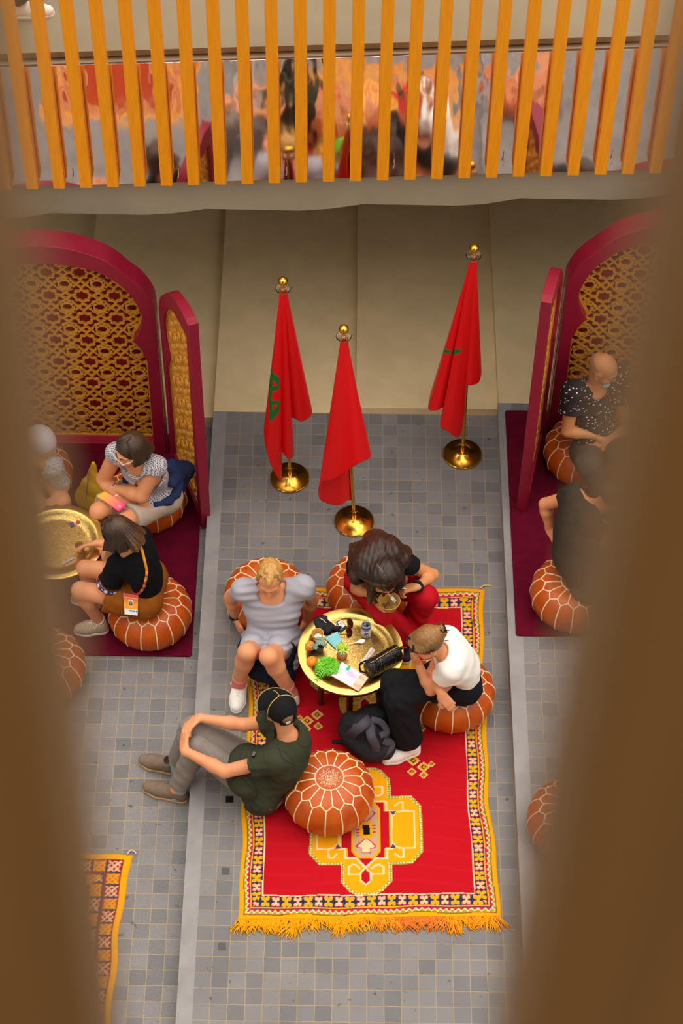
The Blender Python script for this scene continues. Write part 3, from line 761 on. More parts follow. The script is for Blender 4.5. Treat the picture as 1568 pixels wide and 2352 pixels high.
pouf(POUF['bowl'], 'tan leather pouf under the woman holding a bowl', .1, (.08, 0, .26, .05), False)
pouf(POUF['white'], 'tan leather pouf under the woman in the white top', .2, (.02, .0, .26, .05), False)
pouf(POUF['dots'], 'tan leather pouf under the woman in the dotted blouse', .15, (-.04, 0, .26, .05), False)
pouf(POUF['black'], 'tan leather pouf under the woman in the black shirt with a lanyard', .05, (-.05, .06, .26, .05), False)
pouf(POUF['far'], 'tan leather pouf at the left edge, under the mostly hidden person', .0, (-.03, 0, .26, .04), False)
pouf(POUF['corner'], 'empty tan leather pouf at the left edge, faint below the beige sneaker', .2)
pouf(POUF['bald'], 'tan leather pouf under the bald man', .2, (.05, 0, .26, .05), False)
pouf(POUF['dark'], 'tan leather pouf under the man in the plain dark shirt', .1, (.04, 0, .26, .05), False)
pouf(POUF['edge'], 'empty tan leather pouf on the right tiles, almost hidden by the blurred slat', .3)
# ------------------------------------------------------------------ brass tray tables
def tray_mat():
    M = bpy.data.materials.new('engraved_brass'); M.use_nodes = True
    N = M.node_tree.nodes; L = M.node_tree.links; b = N['Principled BSDF']
    b.inputs['Metallic'].default_value = 1; b.inputs['Roughness'].default_value = 0.27
    co = N.new('ShaderNodeTexCoord'); nz = N.new('ShaderNodeTexNoise'); nz.inputs['Scale'].default_value = 55; nz.inputs['Detail'].default_value = 2; nz.inputs['Distortion'].default_value = 1.5
    L.new(co.outputs['Object'], nz.inputs['Vector'])
    r = N.new('ShaderNodeValToRGB'); e = r.color_ramp.elements; e[0].position = 0.40; e[0].color = lin('#dcb766'); e[1].position = 0.60; e[1].color = lin('#e8ca86')
    x = e.new(0.5); x.color = lin('#b48a3c'); L.new(nz.outputs[0], r.inputs[0]); L.new(r.outputs[0], b.inputs['Base Color'])
    bp = N.new('ShaderNodeBump'); bp.inputs['Strength'].default_value = 0.16; bp.inputs['Distance'].default_value = 0.004; L.new(r.outputs[0], bp.inputs['Height']); L.new(bp.outputs[0], b.inputs['Normal'])
    return M
engr = tray_mat(); rimb = mat('rim_brass', '#dfbc68', 0.24, 1.0, bump=0.035, bscale=60)
darkwood = mat('dark_red_wood', '#4a1a10', 0.5, var=0.15, scale=8, stretch=(1, 1, 8))
def tray_table(loc, label, R_, zt, rim=True):
    r = thing('tray_table', label, 'table', loc, 0, 'round brass tray tables')
    k = R_ / .33
    t = MB().lathe([(0, zt - .026), (.20 * k, zt - .026), (.235 * k, zt - .025), (.252 * k, zt - .014), (.262 * k, zt - .004), (.268 * k, zt - .002)], 96).build('tray', engr, r, angle=60)
    MB().lathe([(.268 * k, zt - .002), (.272 * k, zt + .001), (.29 * k, zt + .002), (.32 * k, zt + .002), (.327 * k, zt + .001), (.33 * k, zt - .004), (.328 * k, zt - .010), (.31 * k, zt - .012), (.26 * k, zt - .026), (.2 * k, zt - .030), (0, zt - .030)], 96).build('rim', rimb, t, angle=50)
    MB().lathe([(.16 * k, zt - .075), (.295 * k, zt - .075), (.30 * k, zt - .07), (.30 * k, zt - .0305), (.16 * k, zt - .0305), (.16 * k, zt - .075)], 64).build('apron', darkwood, r, angle=50)
    for q in range(6):
        a = q * math.pi / 3 + .52; rr = .21 * k
        p = np.array([rr * math.cos(a), rr * math.sin(a)])
        lg = [(.0, 0), (.016, 0.0), (.019, .01), (.014, .03), (.019, .09), (.022, .14), (.016, .16), (.021, .18), (.021, zt - .08), (0, zt - .076)]
        MB().lathe(lg, 16, (p[0], p[1], 0)).build('leg', darkwood, r)
    return r
TAB = (.883, -2.14, .0112); ZT = .45
tray_table(TAB, 'round brass tray table on a dark wood stand, on the red rug', .33, ZT - .0112)
LT = G(131, 1243, ZLm + .45); LTAB = (LT[0], LT[1], ZLm)
tray_table(LTAB, 'round brass tray table at the left edge, on the maroon carpet', .31, .45)
# ------------------------------------------------------------------ soft modelling: distance fields turned into ONE mesh
class Soft:
    def __init__(s, h=0.0065): s.p = []; s.h = h; s.disp = []; s.cuts = []
    def _add(s, fn, lo, hi, k, op): s.p.append((fn, np.array(lo, float), np.array(hi, float), k, op)); return s
    def cap(s, a, b, ra, rb=None, k=.02, flat=None, op='u'):
        a = np.array(a, float); b = np.array(b, float); rb = ra if rb is None else rb
        ab = b - a; L2 = ab @ ab + 1e-12
        if flat is not None: fn_, ff = np.array(flat[0], float), flat[1]; fn_ = fn_ / np.linalg.norm(fn_)
        def fn(X, Y, Z):
            x_, y_, z_ = X - a[0], Y - a[1], Z - a[2]
            t = np.clip((x_ * ab[0] + y_ * ab[1] + z_ * ab[2]) / L2, 0, 1)
            x_ = x_ - t * ab[0]; y_ = y_ - t * ab[1]; z_ = z_ - t * ab[2]
            q = x_ * x_ + y_ * y_ + z_ * z_
            if flat is not None:
                w = x_ * fn_[0] + y_ * fn_[1] + z_ * fn_[2]; q = q + w * w * (1 / ff ** 2 - 1)
            return np.sqrt(q) - (ra + (rb - ra) * t)
        m_ = max(ra, rb)
        return s._add(fn, np.minimum(a, b) - m_, np.maximum(a, b) + m_, k, op)
    def chain(s, P, R, k=.015, **kw):
        for i in range(len(P) - 1): s.cap(P[i], P[i + 1], R[i], R[i + 1], k, **kw)
        return s
    def ell(s, c, r, R=None, k=.02, op='u'):
        c = np.array(c, float); r = np.array(r, float); R = np.eye(3) if R is None else np.asarray(R); m_ = np.abs(R) @ r
        def fn(X, Y, Z):
            x_, y_, z_ = X - c[0], Y - c[1], Z - c[2]
            l = [(R[0, i] * x_ + R[1, i] * y_ + R[2, i] * z_) / r[i] for i in range(3)]
            k0 = np.sqrt(l[0] ** 2 + l[1] ** 2 + l[2] ** 2)
            k1 = np.sqrt((l[0] / r[0]) ** 2 + (l[1] / r[1]) ** 2 + (l[2] / r[2]) ** 2) + 1e-9
            return k0 * (k0 - 1) / k1
        return s._add(fn, c - m_, c + m_, k, op)
    def box(s, c, half, R=None, rad=.005, k=.01, op='u'):
        c = np.array(c, float); hf = np.array(half, float); R = np.eye(3) if R is None else np.asarray(R); m_ = np.abs(R) @ hf
        def fn(X, Y, Z):
            x_, y_, z_ = X - c[0], Y - c[1], Z - c[2]
            q = [np.abs(R[0, i] * x_ + R[1, i] * y_ + R[2, i] * z_) - hf[i] + rad for i in range(3)]
            return np.sqrt(sum(np.maximum(a, 0) ** 2 for a in q)) + np.minimum(np.maximum(np.maximum(q[0], q[1]), q[2]), 0) - rad
        return s._add(fn, c - m_, c + m_, k, op)
    def cut(s, point, normal, within=None):
        """removes what lies on the side the normal points to"""
        n_ = np.array(normal, float); n_ = n_ / np.linalg.norm(n_); s.cuts.append((np.array(point, float), n_, within)); return s
    def wrinkle(s, amp, dirs, seed=0):
        r_ = random.Random(seed); ph = [r_.uniform(0, 6) for _ in range(8)]
        def f(X, Y, Z):
            d = 0
            for i, (dv, fr) in enumerate(dirs):
                w = dv[0] * X + dv[1] * Y + dv[2] * Z
                d = d + np.sin(fr * w + 2.2 * np.sin(7 * X + ph[i]) + 2.2 * np.sin(8 * Y + 6 * Z + ph[i + 1]) + ph[i + 2]) * (.5 + .5 * np.sin(9 * X + 11 * Z - 7 * Y + ph[i + 3]))
            return amp * d / len(dirs)
        s.disp.append(f); return s
    def mesh(s):
        h = s.h; lo = np.min([p[1] for p in s.p if p[4] == 'u'], 0) - 3 * h; hi = np.max([p[2] for p in s.p if p[4] == 'u'], 0) + 3 * h
        n = np.ceil((hi - lo) / h).astype(int) + 1
        ax = [lo[i] + h * np.arange(n[i]) for i in range(3)]
        D = np.full(n, .2, np.float32)
        for fn, a, b, k, op in s.p:
            pad = k + 3 * h
            i0 = np.clip(np.floor((a - pad - lo) / h).astype(int), 0, n); i1 = np.clip(np.ceil((b + pad - lo) / h).astype(int) + 1, 0, n)
            if np.any(i1 - i0 < 1): continue
            X = ax[0][i0[0]:i1[0], None, None]; Y = ax[1][None, i0[1]:i1[1], None]; Z = ax[2][None, None, i0[2]:i1[2]]
            d = fn(X, Y, Z).astype(np.float32); sl_ = tuple(slice(i0[i], i1[i]) for i in range(3)); o = D[sl_]
            if op == 'u':
                hh = np.maximum(k - np.abs(o - d), 0) / max(k, 1e-6); D[sl_] = np.minimum(o, d) - hh * hh * k * .25
            else:
                hh = np.maximum(k - np.abs(o + d), 0) / max(k, 1e-6); D[sl_] = np.maximum(o, -d) + hh * hh * k * .25
        if s.disp:
            I = np.nonzero(np.abs(D) < .03); X, Y, Z = ax[0][I[0]], ax[1][I[1]], ax[2][I[2]]
            for f in s.disp: D[I] += f(X, Y, Z).astype(np.float32)
        for P, n_, within in s.cuts:
            d = ((ax[0] - P[0]) * n_[0])[:, None, None] + ((ax[1] - P[1]) * n_[1])[None, :, None] + ((ax[2] - P[2]) * n_[2])[None, None, :]
            if within is not None:
                c_, rr = within
                q = ((ax[0] - c_[0]) ** 2)[:, None, None] + ((ax[1] - c_[1]) ** 2)[None, :, None] + ((ax[2] - c_[2]) ** 2)[None, None, :]
                d = np.minimum(d, rr - np.sqrt(q))
            D = np.maximum(D, d.astype(np.float32))
        # surface nets
        ins = D < 0
        cs = [(i, j, k) for i in (0, 1) for j in (0, 1) for k in (0, 1)]
        m0 = n - 1
        cnt = sum(ins[i:i + m0[0], j:j + m0[1], k:k + m0[2]].astype(np.int8) for i, j, k in cs)
        act = np.argwhere((cnt > 0) & (cnt < 8)); N = len(act)
        val = np.array([D[act[:, 0] + i, act[:, 1] + j, act[:, 2] + k] for i, j, k in cs]); 
        acc = np.zeros((N, 3)); num = np.zeros(N)
        for a in range(8):
            for b in range(a + 1, 8):
                if sum(abs(cs[a][i] - cs[b][i]) for i in range(3)) != 1: continue
                va, vb = val[a], val[b]; c = (va < 0) != (vb < 0); t = np.where(c, va / np.where(c, va - vb, 1), 0)
                pt = np.array(cs[a])[None] + t[:, None] * (np.array(cs[b]) - np.array(cs[a]))[None]
                acc += pt * c[:, None]; num += c
        V = lo + h * (act + acc / num[:, None])
        idx = np.full(tuple(m0), -1, np.int32); idx[act[:, 0], act[:, 1], act[:, 2]] = np.arange(N)
        Q = []
        for d in range(3):
            e1, e2 = (d + 1) % 3, (d + 2) % 3
            A = ins; sl0 = [slice(None)] * 3; sl1 = [slice(None)] * 3; sl0[d] = slice(0, -1); sl1[d] = slice(1, None)
            a, b = A[tuple(sl0)], A[tuple(sl1)]
            for flip in (0, 1):
                pos = np.argwhere((a & ~b) if not flip else (~a & b))
                ok = (pos[:, e1] > 0) & (pos[:, e2] > 0) & (pos[:, e1] < m0[e1]) & (pos[:, e2] < m0[e2]); pos = pos[ok]
                def at(o1, o2):
                    q = pos.copy(); q[:, e1] -= o1; q[:, e2] -= o2; return idx[q[:, 0], q[:, 1], q[:, 2]]
                q = np.stack([at(0, 0), at(1, 0), at(1, 1), at(0, 1)], 1)
                if flip: q = q[:, ::-1]
                Q.append(q)
        Q = np.concatenate(Q); Q = Q[(Q >= 0).all(1)]
        return V, Q
    def build(s, name, material, parent=None, origin=(0, 0, 0), dye=None, relax=1):
        V, Q = s.mesh()
        V0 = V
        for _ in range(relax):
            acc = np.zeros_like(V); c = np.zeros(len(V))
            for a in range(4):
                np.add.at(acc, Q[:, a], V[Q[:, (a + 1) % 4]]); np.add.at(acc, Q[:, a], V[Q[:, a - 1]]); np.add.at(c, Q[:, a], 2)
            V = V + .5 * (acc / np.maximum(c, 1)[:, None] - V)
        o_ = np.asarray(origin, float); me = bpy.data.meshes.new(name)
        me.vertices.add(len(V)); me.vertices.foreach_set('co', (V - o_).ravel())
        me.loops.add(Q.size); me.loops.foreach_set('vertex_index', Q.ravel().astype(np.int32))
        me.polygons.add(len(Q)); me.polygons.foreach_set('loop_start', np.arange(0, Q.size, 4, dtype=np.int32)); me.polygons.foreach_set('loop_total', np.full(len(Q), 4, np.int32))
        me.polygons.foreach_set('use_smooth', [True] * len(Q)); me.update(calc_edges=True)
        me.materials.append(material); o = bpy.data.objects.new(name, me); C.objects.link(o)
        if parent is not None: o.parent = parent
        else: o.location = tuple(o_)
        if dye is not None: set_dye(o, dye(V))
        return o
def unit(v): v = np.array(v, float); return v / (np.linalg.norm(v) + 1e-12)
def hand(S, wrist, Fd, N_, side, curl=.5, sc=1.0, spread=1.0, thumb=.5):
    """Fd: way the fingers point, N_: way the palm faces, side: +1 thumb lies towards cross(Fd, N_)"""
    Fd = unit(Fd); N_ = unit(np.array(N_) - Fd * (Fd @ np.array(N_))); T = np.cross(Fd, N_) * side
    w = np.array(wrist, float)
    kn = [w + (Fd * l + T * t * spread) * sc for l, t in ((.088, .028), (.092, .009), (.088, -.010), (.080, -.027))]
    S.cap(w - Fd * .01, w + Fd * .02 * sc, .024 * sc, .026 * sc, .02, flat=(N_, .75))
    for q in kn: S.cap(w + Fd * .02 * sc + (q - w - Fd * .088 * sc) * .6, q, .0165 * sc, .0115 * sc, .014, flat=(N_, .85))
    S.cap(w + (Fd * .02 + T * .02) * sc, w + (Fd * .06 + T * .026) * sc, .018 * sc, .012 * sc, .015)
    for q, L, c0 in zip(kn, (.078, .087, .081, .063), (.85, .95, 1.0, 1.1)):
        p = q; a = 0.0; rr = .0098
        for i, (fl, bend) in enumerate(((.46, .55), (.30, .75), (.24, .6))):
            a += curl * c0 * bend
            e_ = p + (Fd * math.cos(a) + N_ * math.sin(a)) * L * fl * sc
            S.cap(p, e_, rr * sc, (rr - .0012) * sc, .006); p = e_; rr -= .0012
    b = w + (Fd * .028 + T * .030) * sc
    d1 = unit(Fd * .7 + T * (.75 - .5 * thumb) + N_ * .35 * thumb); p1 = b + d1 * .042 * sc; d2 = unit(Fd * .9 + T * (.25 - .5 * thumb) + N_ * .35 * thumb); p2 = p1 + d2 * .032 * sc
    S.cap(b - d1 * .012 * sc, p1, .0145 * sc, .0112 * sc, .012); S.cap(p1, p2, .0112 * sc, .0088 * sc, .006)
def head(S, c, f, up=(0, 0, 1), sc=1.0, woman=False):
    """returns the matrix of head axes: columns right, forward, up"""
    M = frame(f, up); c = np.array(c, float); A = lambda p: c + M @ (np.array(p, float) * sc)
    S.ell(A((0, -.014, .030)), np.array((.076, .096, .086)) * sc, M, .03)
    S.ell(A((0, .030, -.035)), np.array((.057 if not woman else .053, .064, .078)) * sc, M, .03)
    S.ell(A((0, .062, -.098)), np.array((.026, .022, .018)) * sc, M, .02)
    for s_ in (-1, 1):
        S.ell(A((s_ * .040, .052, -.030)), np.array((.028, .030, .030)) * sc, M, .02)
        S.cap(A((s_ * .012, .086, .022)), A((s_ * .045, .070, .024)), .011 * sc, .009 * sc, .012)
        S.ell(A((s_ * .031, .093, .003)), np.array((.018, .012, .010)) * sc, M, .008, op='s')
        S.ell(A((s_ * .031, .074, .003)), np.array((.015, .015, .011)) * sc, M, .005)
        S.ell(A((s_ * .078, -.008, -.006)), np.array((.010, .022, .034)) * sc, M @ Rz(-s_ * .35), .008)
        S.ell(A((s_ * .084, -.004, -.004)), np.array((.006, .011, .018)) * sc, M, .004, op='s')
        S.ell(A((s_ * .011, .092, -.033)), np.array((.010, .012, .009)) * sc, M, .006)
    S.chain([A((0, .086, .020)), A((0, .098, -.005)), A((0, .109, -.028))], [.009 * sc, .010 * sc, .0125 * sc], .008)
    S.ell(A((0, .085, -.060)), np.array((.024, .014, .0065)) * sc, M, .006); S.ell(A((0, .083, -.072)), np.array((.021, .013, .007)) * sc, M, .006)
    S.ell(A((0, .100, -.066)), np.array((.022, .010, .0022)) * sc, M, .003, op='s')
    return M, A
def torso(S, j, e, sx=1.0, belly=0.0, flat=.70):
    """j: pel, nb (neck base), HL, HR, SL, SR, fw; e: how far outside the skin"""
    pel, nb, fw = j['pel'], j['nb'], j['fw']
    ax = nb - pel; w1 = pel + ax * .34 - fw * j.get('slump', 0.0); ch = pel + ax * .68 - fw * j.get('slump', 0.0) * .8
    j['w1'], j['ch'] = w1, ch
    S.cap(j['HL'], j['HR'], .098 * sx + e, .098 * sx + e, .05, flat=(fw, .95))
    S.cap(pel, w1, .130 * sx + e, .125 * sx + e, .05, flat=(fw, flat + .06))
    S.cap(w1, ch, .127 * sx + e, .150 * sx + e, .05, flat=(fw, flat))
    if belly: S.ell(w1 + fw * .05 - unit(ax) * .03, np.array((.13, .11, .13)) * belly + e, None, .06)
    S.cap(ch, ch + ax * .18, .150 * sx + e, .10 * sx + e, .05, flat=(fw, flat))
    for k in ('SL', 'SR'):
        S.cap(ch + ax * .17, j[k], .068 + e, .056 + e, .05); S.cap(nb + unit(ax) * .01, j[k], .040 + e, .048 + e, .03)
def neck(S, j, e=0.0, r=.054):
    S.cap(j['nb'] - unit(j['nb'] - j['pel']) * .03, j['hd'] - (j['M'][:, 2] * .05) - j['M'][:, 1] * .015, r + e, r * .98 + e, .03)
def arm(S, a, b, c, e=0.0, r=(.050, .041, .030)):
    S.cap(a, b, r[0] + e, r[1] + e, .02); m_ = b + (c - b) * .3
    S.cap(b, m_, r[1] + e, r[1] + e, .015); S.cap(m_, c, r[1] - .001 + e, r[2] - .004 + e, .02)
def leg(S, a, b, c, e=0.0, r=(.088, .058, .040)):
    S.cap(a, b, r[0] + e, r[1] + e, .010); d = unit(c - b); m_ = b + (c - b) * .3
    S.cap(b, m_, r[1] - .002 + e, r[1] - .002 + e, .02); S.cap(m_, c, r[1] - .003 + e, r[2] - .003 + e, .02)
def shoe(parent, o, heel, toe, mat_up, mat_sole, name='shoe', h=.3, ankle=None, sc=1.0, laces=None, tongue=True, lift=0.0, flatsole=.02, low=False):
    """heel and toe: points on the ground"""
    heel = np.array(heel, float); toe = np.array(toe, float); L = np.linalg.norm(toe - heel); f = (toe - heel) / L; up = np.array([0, 0, 1.0]); up = unit(up - f * (up @ f)); r_ = np.cross(f, up)
    A = lambda y, z, x_=0: heel + f * y * L + up * z * sc + r_ * x_ * sc
    S = Soft(.005)
    S.cap(A(.14, .042), A(.66, .036), .040 * sc, .045 * sc, .02); S.cap(A(.62, .036), A(.85, .030), .044 * sc, .036 * sc, .02)
    if not low: S.cap(A(.17, .05), A(.20, .085), .040 * sc, .040 * sc, .02); S.cap(A(.22, .07), A(.55, .05), .036 * sc, .034 * sc, .03)
    S.cut(A(0, flatsole * .9), -up)
    if not low: S.cap(A(.19, .075), A(.19, .15), .031 * sc, .034 * sc, .006, op='s')
    a = S.build(name, mat_up, parent, o)
    T = Soft(.005); T.cap(A(.14, .01), A(.66, .01), .043 * sc, .049 * sc, .01); T.cap(A(.66, .01), A(.86, .01), .049 * sc, .037 * sc, .02)
    T.cut(A(0, 0.0006 + lift), -up); T.cut(A(0, flatsole + .004), up)
    T.build('sole', mat_sole, a, o)
    if laces is not None:
        mb = MB()
        for i in range(5):
            y = .36 + .07 * i; w_ = .022; zz = (.113 - .062 * (y - .2) ) * sc
            for sg in (-1, 1): mb.tube([A(y, zz - .012, -w_ * sg), A(y + .035, zz + .001, 0), A(y + .07, zz - .014, w_ * sg)], .0024, 5)
        mb.tube(catmull([A(.36, .094), A(.30, .106, .03), A(.36, .094, .05), A(.40, .092, .02), A(.36, .094)], 5), .0022, 5)
        mb.tube(catmull([A(.36, .094), A(.30, .104, -.03), A(.37, .090, -.05), A(.40, .090, -.02), A(.36, .094)], 5), .0022, 5)
        for v in range(len(mb.v)): mb.v[v] = tuple(np.array(mb.v[v]) - o)
        mb.build('laces', laces, a)
    return a
def skin_mat(name, col): return mat(name, col, 0.5, var=0.05, scale=9, bump=0.05, bscale=120, spec=0.35)
def hair_dye(c, root, tip, r0=.07, r1=.26, seed=0):
    root = np.array(lin(root)); tip = np.array(lin(tip)); c = np.array(c, float)
    def f(V):
        d = V - c; r_ = np.linalg.norm(d, axis=1); t = np.clip((r_ - r0) / (r1 - r0), 0, 1)
        az = np.arctan2(d[:, 1], d[:, 0]); st = np.sin(az * 37 + 9 * np.sin(d[:, 2] * 9 + seed)) * .5 + np.sin(az * 83 + seed + d[:, 2] * 20) * .5
        t = np.clip(t + st * .13, 0, 1); k = (1 + .22 * st)[:, None]
        out = (root[None] * (1 - t)[:, None] + tip[None] * t[:, None]) * k; out[:, 3] = 1; return np.clip(out, 0, 1)
    return f
hairmat = attr_mat('hair_strands', 0.5, 0.35, 160, 0.12, 0.5)
def strands(S, A, M, sc, rootfn, n, az0, az1, length, drape, seed=1, r=(.013, .006), top=70, out=.02, elevs=(70, 40, 5), curl=.0, k=.006, jit=.016):
    rnd_ = random.Random(seed); drape = unit(drape); kk = k
    for i in range(n):
        az = math.radians(az0 + (az1 - az0) * ((i * 0.618034) % 1.0 if n > 45 else (i + rnd_.random() * .7) / n))
        P = []
        for el in elevs:
            el = math.radians(el + rnd_.uniform(-5, 5)); k = 1.06 + rnd_.uniform(0, .05)
            P.append(A((math.sin(az) * math.cos(el) * .078 * k, -.014 + math.cos(az) * math.cos(el) * .098 * k, .030 + math.sin(el) * .088 * k)))
        o_ = unit(P[-1] - A((0, -.014, .03))); L = length * rnd_.uniform(.85, 1.1)
        ww = np.array([rnd_.uniform(-1, 1) for _ in range(3)]) * jit
        P.append(P[-1] + drape * L * .45 + o_ * out + ww * .5 + np.array([math.sin(i * 2.1), math.cos(i * 1.7), 0]) * curl); P.append(P[-1] + drape * L * .55 + o_ * out * -.2 + ww - np.array([math.sin(i * 2.1), math.cos(i * 1.7), 0]) * curl)
        q = catmull(P, 4); m_ = len(q)
        S.chain(q, [r[0] + (r[1] - r[0]) * (t / (m_ - 1)) ** 1.5 for t in range(m_)], kk)
# ------------------------------------------------------------------ people
sk1 = skin_mat('skin_fair_warm', '#dd9468'); sk2 = skin_mat('skin_tan', '#d68f5c'); sk3 = skin_mat('skin_olive', '#cb8858')
white_canvas = mat('white_canvas', '#f0ece4', 0.7, bump=0.06, bscale=200); white_rubber = mat('white_rubber', '#ece6da', 0.6)
lacem = mat('lace_white', '#efe9dc', 0.8)
V3 = lambda *a: np.array(a, float)
def person_pose(pel, nb, hd, SL, SR, f, up=(0, 0, 1), fw=None, slump=.02, hw=.095):
    j = dict(pel=pel, nb=nb, hd=hd, SL=SL, SR=SR, slump=slump)
    ax = unit(nb - pel)
    if fw is None: fw = np.cross(ax, SR - SL)
    fw = np.array(fw, float); rt = unit(np.cross(fw, (0, 0, 1))); j['HR'] = pel + rt * hw + V3(0, 0, -.01); j['HL'] = pel - rt * hw + V3(0, 0, -.01); j['rt'] = rt
    j['fw0'] = unit(fw); fw = unit(fw - ax * (fw @ ax)); j['fw'] = fw; j['M'] = frame(f, up); j['f'] = f; j['up'] = up
    return j
def shift(mb, o): mb.v = [tuple(np.array(v) - np.asarray(o)) for v in mb.v]; return mb
def brows(parent, o, A, col, y=.083):
    for s_ in (-1, 1):
        mb = MB().tube(catmull([A((s_ * .013, y + .012, .026)), A((s_ * .028, y + .008, .031)), A((s_ * .046, y - .006, .026))], 4), .0035, 6)
        shift(mb, o).build('eyebrow', mat('brow_' + col, col, 0.8), parent)
def lips(parent, o, A, col='#b8604e'):
    S = Soft(.003); M = np.array([unit(A(v) - A((0, 0, 0))) for v in ((1, 0, 0), (0, 1, 0), (0, 0, 1))]).T
    S.ell(A((0, .0885, -.0605)), (.020, .012, .005), M, .004); S.ell(A((0, .0865, -.0715)), (.018, .011, .006), M, .004)
    return S.build('lips', mat('lips_' + col, col, 0.45), parent, o)
def sleeve(S, a, b, t, r0, r1, k=.03):
    e_ = a + (b - a) * t; S.cap(a, e_, r0, r1, k); return e_
def trim(S, e_, d, r):
    d = unit(d); c_ = e_ + d * r * .40; R_ = r * 1.12; e_ = np.array(e_)
    def fn(X, Y, Z): return np.maximum(-((X - e_[0]) * d[0] + (Y - e_[1]) * d[1] + (Z - e_[2]) * d[2]), np.sqrt((X - c_[0]) ** 2 + (Y - c_[1]) ** 2 + (Z - c_[2]) ** 2) - R_)
    S._add(fn, c_ - R_, c_ + R_, .003, 's')
def figure(label, j, arms, legs, skin, top, bottom, sx=1.0, hs=1.0, woman=False, ar=(.050, .041, .030), lr=(.088, .060, .041), brow='#5a3c28', lip='#b8604e', group='people in the courtyard', bare_knees=True, knee_up=True):
    o = V3(j['pel'][0], j['pel'][1], 0)
    S = Soft(); M, A = head(S, j['hd'], j['f'], j['up'], hs, woman); neck(S, j, r=.045 if woman else .054)
    torso(S, j, -.012, sx)
    for a, b, c, hd_ in arms:
        arm(S, a, b, c, r=ar)
        if hd_: hand(S, c, *hd_, sc=.93 if woman else 1.0)
    for a, b, c in legs:
        leg(S, a, b, c, r=lr); S.ell(b + V3(0, -.004, .010), np.array((.85, .82, .85)) * lr[1], None, .012); back = unit(c - b); q = unit(np.cross(np.cross(back, a - b), back)); cf_ = .8 if bottom and bottom.get('full', True) else 1.0; S.ell(b + (c - b) * .32 + q * (.026 if cf_ == 1.0 else .006), np.array((.047, .049, .095)) * cf_, frame((0, 1, 0)) if abs(back[2]) > .7 else np.array([unit(np.cross(back, q)), q, back]).T, .03)
        S.cap(c, c - V3(0, 0, .05), .036, .034, .02)
    body = S.build('person', skin, None, o); tag(body, label, 'person', group)
    if brow: brows(body, o, A, brow)
    if lip: lips(body, o, A, lip)
    T = Soft(.006); e = top.get('e', .012); sl_ = top.get('sleeve', .42); r_ = top.get('sr', .066)
    if sl_:
        for a, b, c, _ in arms:
            e_ = sleeve(T, a, b, sl_, r_, r_ + top.get('flare', .0)); trim(T, e_ - (b - a) * .06, b - a, r_ + top.get('flare', 0) + .012)
    torso(T, j, e, sx, top.get('belly', 0))
    for f_ in top.get('extra', []): f_(T)
    if not sl_:
        for a, b, c, _ in arms: T.cap(a + (b - a) * .30, b, .076, .07, .01, op='s')
    nr = top.get('neck', .078); nb = j['nb']; u_ = unit(nb - j['pel'])
    T.cap(nb + j['fw'] * .03 + u_ * .005, nb + u_ * .11, nr, nr + .01, .012, op='s')
    if top.get('scoop'): T.ell(nb + j['fw'] * .085, np.array((1, .8, .65)) * top['scoop'], frame(j['fw']), .02, op='s')
    T.cut(j['pel'] + V3(0, 0, top.get('hem', -.08)), (0, 0, -1)); T.wrinkle(top.get('amp', .006), top.get('wr', [((.25, .7, .6), 90), ((-.3, .7, .6), 120), ((.5, .2, .8), 60)]), top.get('seed', 3))
    ts = T.build(top.get('name', 't_shirt'), top['mat'], body, o)
    if bottom:
        B = Soft(.006); r0, r1, r2 = bottom.get('r', (.104, .084, .06)); u_ = unit(j['nb'] - j['pel'])
        full = bottom.get('full', True); t_ = bottom.get('t', .6)
        for a, b, c in legs:
            if full:
                e_ = c + (b - c) * bottom.get('end', .12); B.cap(b, e_, r1 - .002, r2, .012); trim(B, e_, c - b, r2 + .01); B.cap(a, b, r0, r1, .012)
            else:
                e_ = a + (b - a) * t_; B.cap(a, e_ + (b - a) * .06, r0, r1, .03); trim(B, e_, b - a, r1 + .01)
        B.cap(j['HL'], j['HR'], .110 * sx + .004, .110 * sx + .004, .04); B.cap(j['pel'], j['pel'] + u_ * .08, .135 * sx, .135 * sx, .03, flat=(j['fw'], .8))
        for f_ in bottom.get('extra', []): f_(B)
        B.cut(j['pel'] + u_ * bottom.get('waist', .09), u_, (j['pel'] + u_ * (bottom.get('waist', .09) + .13) - j['fw'] * .05, .24)); B.wrinkle(bottom.get('amp', .005), bottom.get('wr', [((.7, .2, .6), 95), ((.1, .8, .5), 70), ((.8, -.5, .3), 80)]), 5)
        B.build(bottom.get('name', 'trousers'), bottom['mat'], body, o)
    return body, M, A, o, S
def sock(body, o, a, b, m_, L=.1, r=.043):
    s_ = Soft(.005); s_.cap(a - V3(0, 0, .06), a + (b - a) * L, r, r + .004, .01); s_.cut(a + (b - a) * (L - .02), b - a); return s_.build('sock', m_, body, o)
def skull(Hh, A, M, s=1.0, g=.006): Hh.ell(A((0, -.018, .036)), (np.array((.077, .098, .086)) + g) * s, M, .02)
def band(parent, o, P, ax, r, w, m_, name, n=20):
    R_ = frame(ax); mb = MB().tube([P + R_ @ (V3(math.cos(a), 0, math.sin(a)) * r) for a in np.linspace(0, 2 * math.pi, n + 1)[:-1]], w, 6, closed=True)
    return shift(mb, o).build(name, m_, parent)

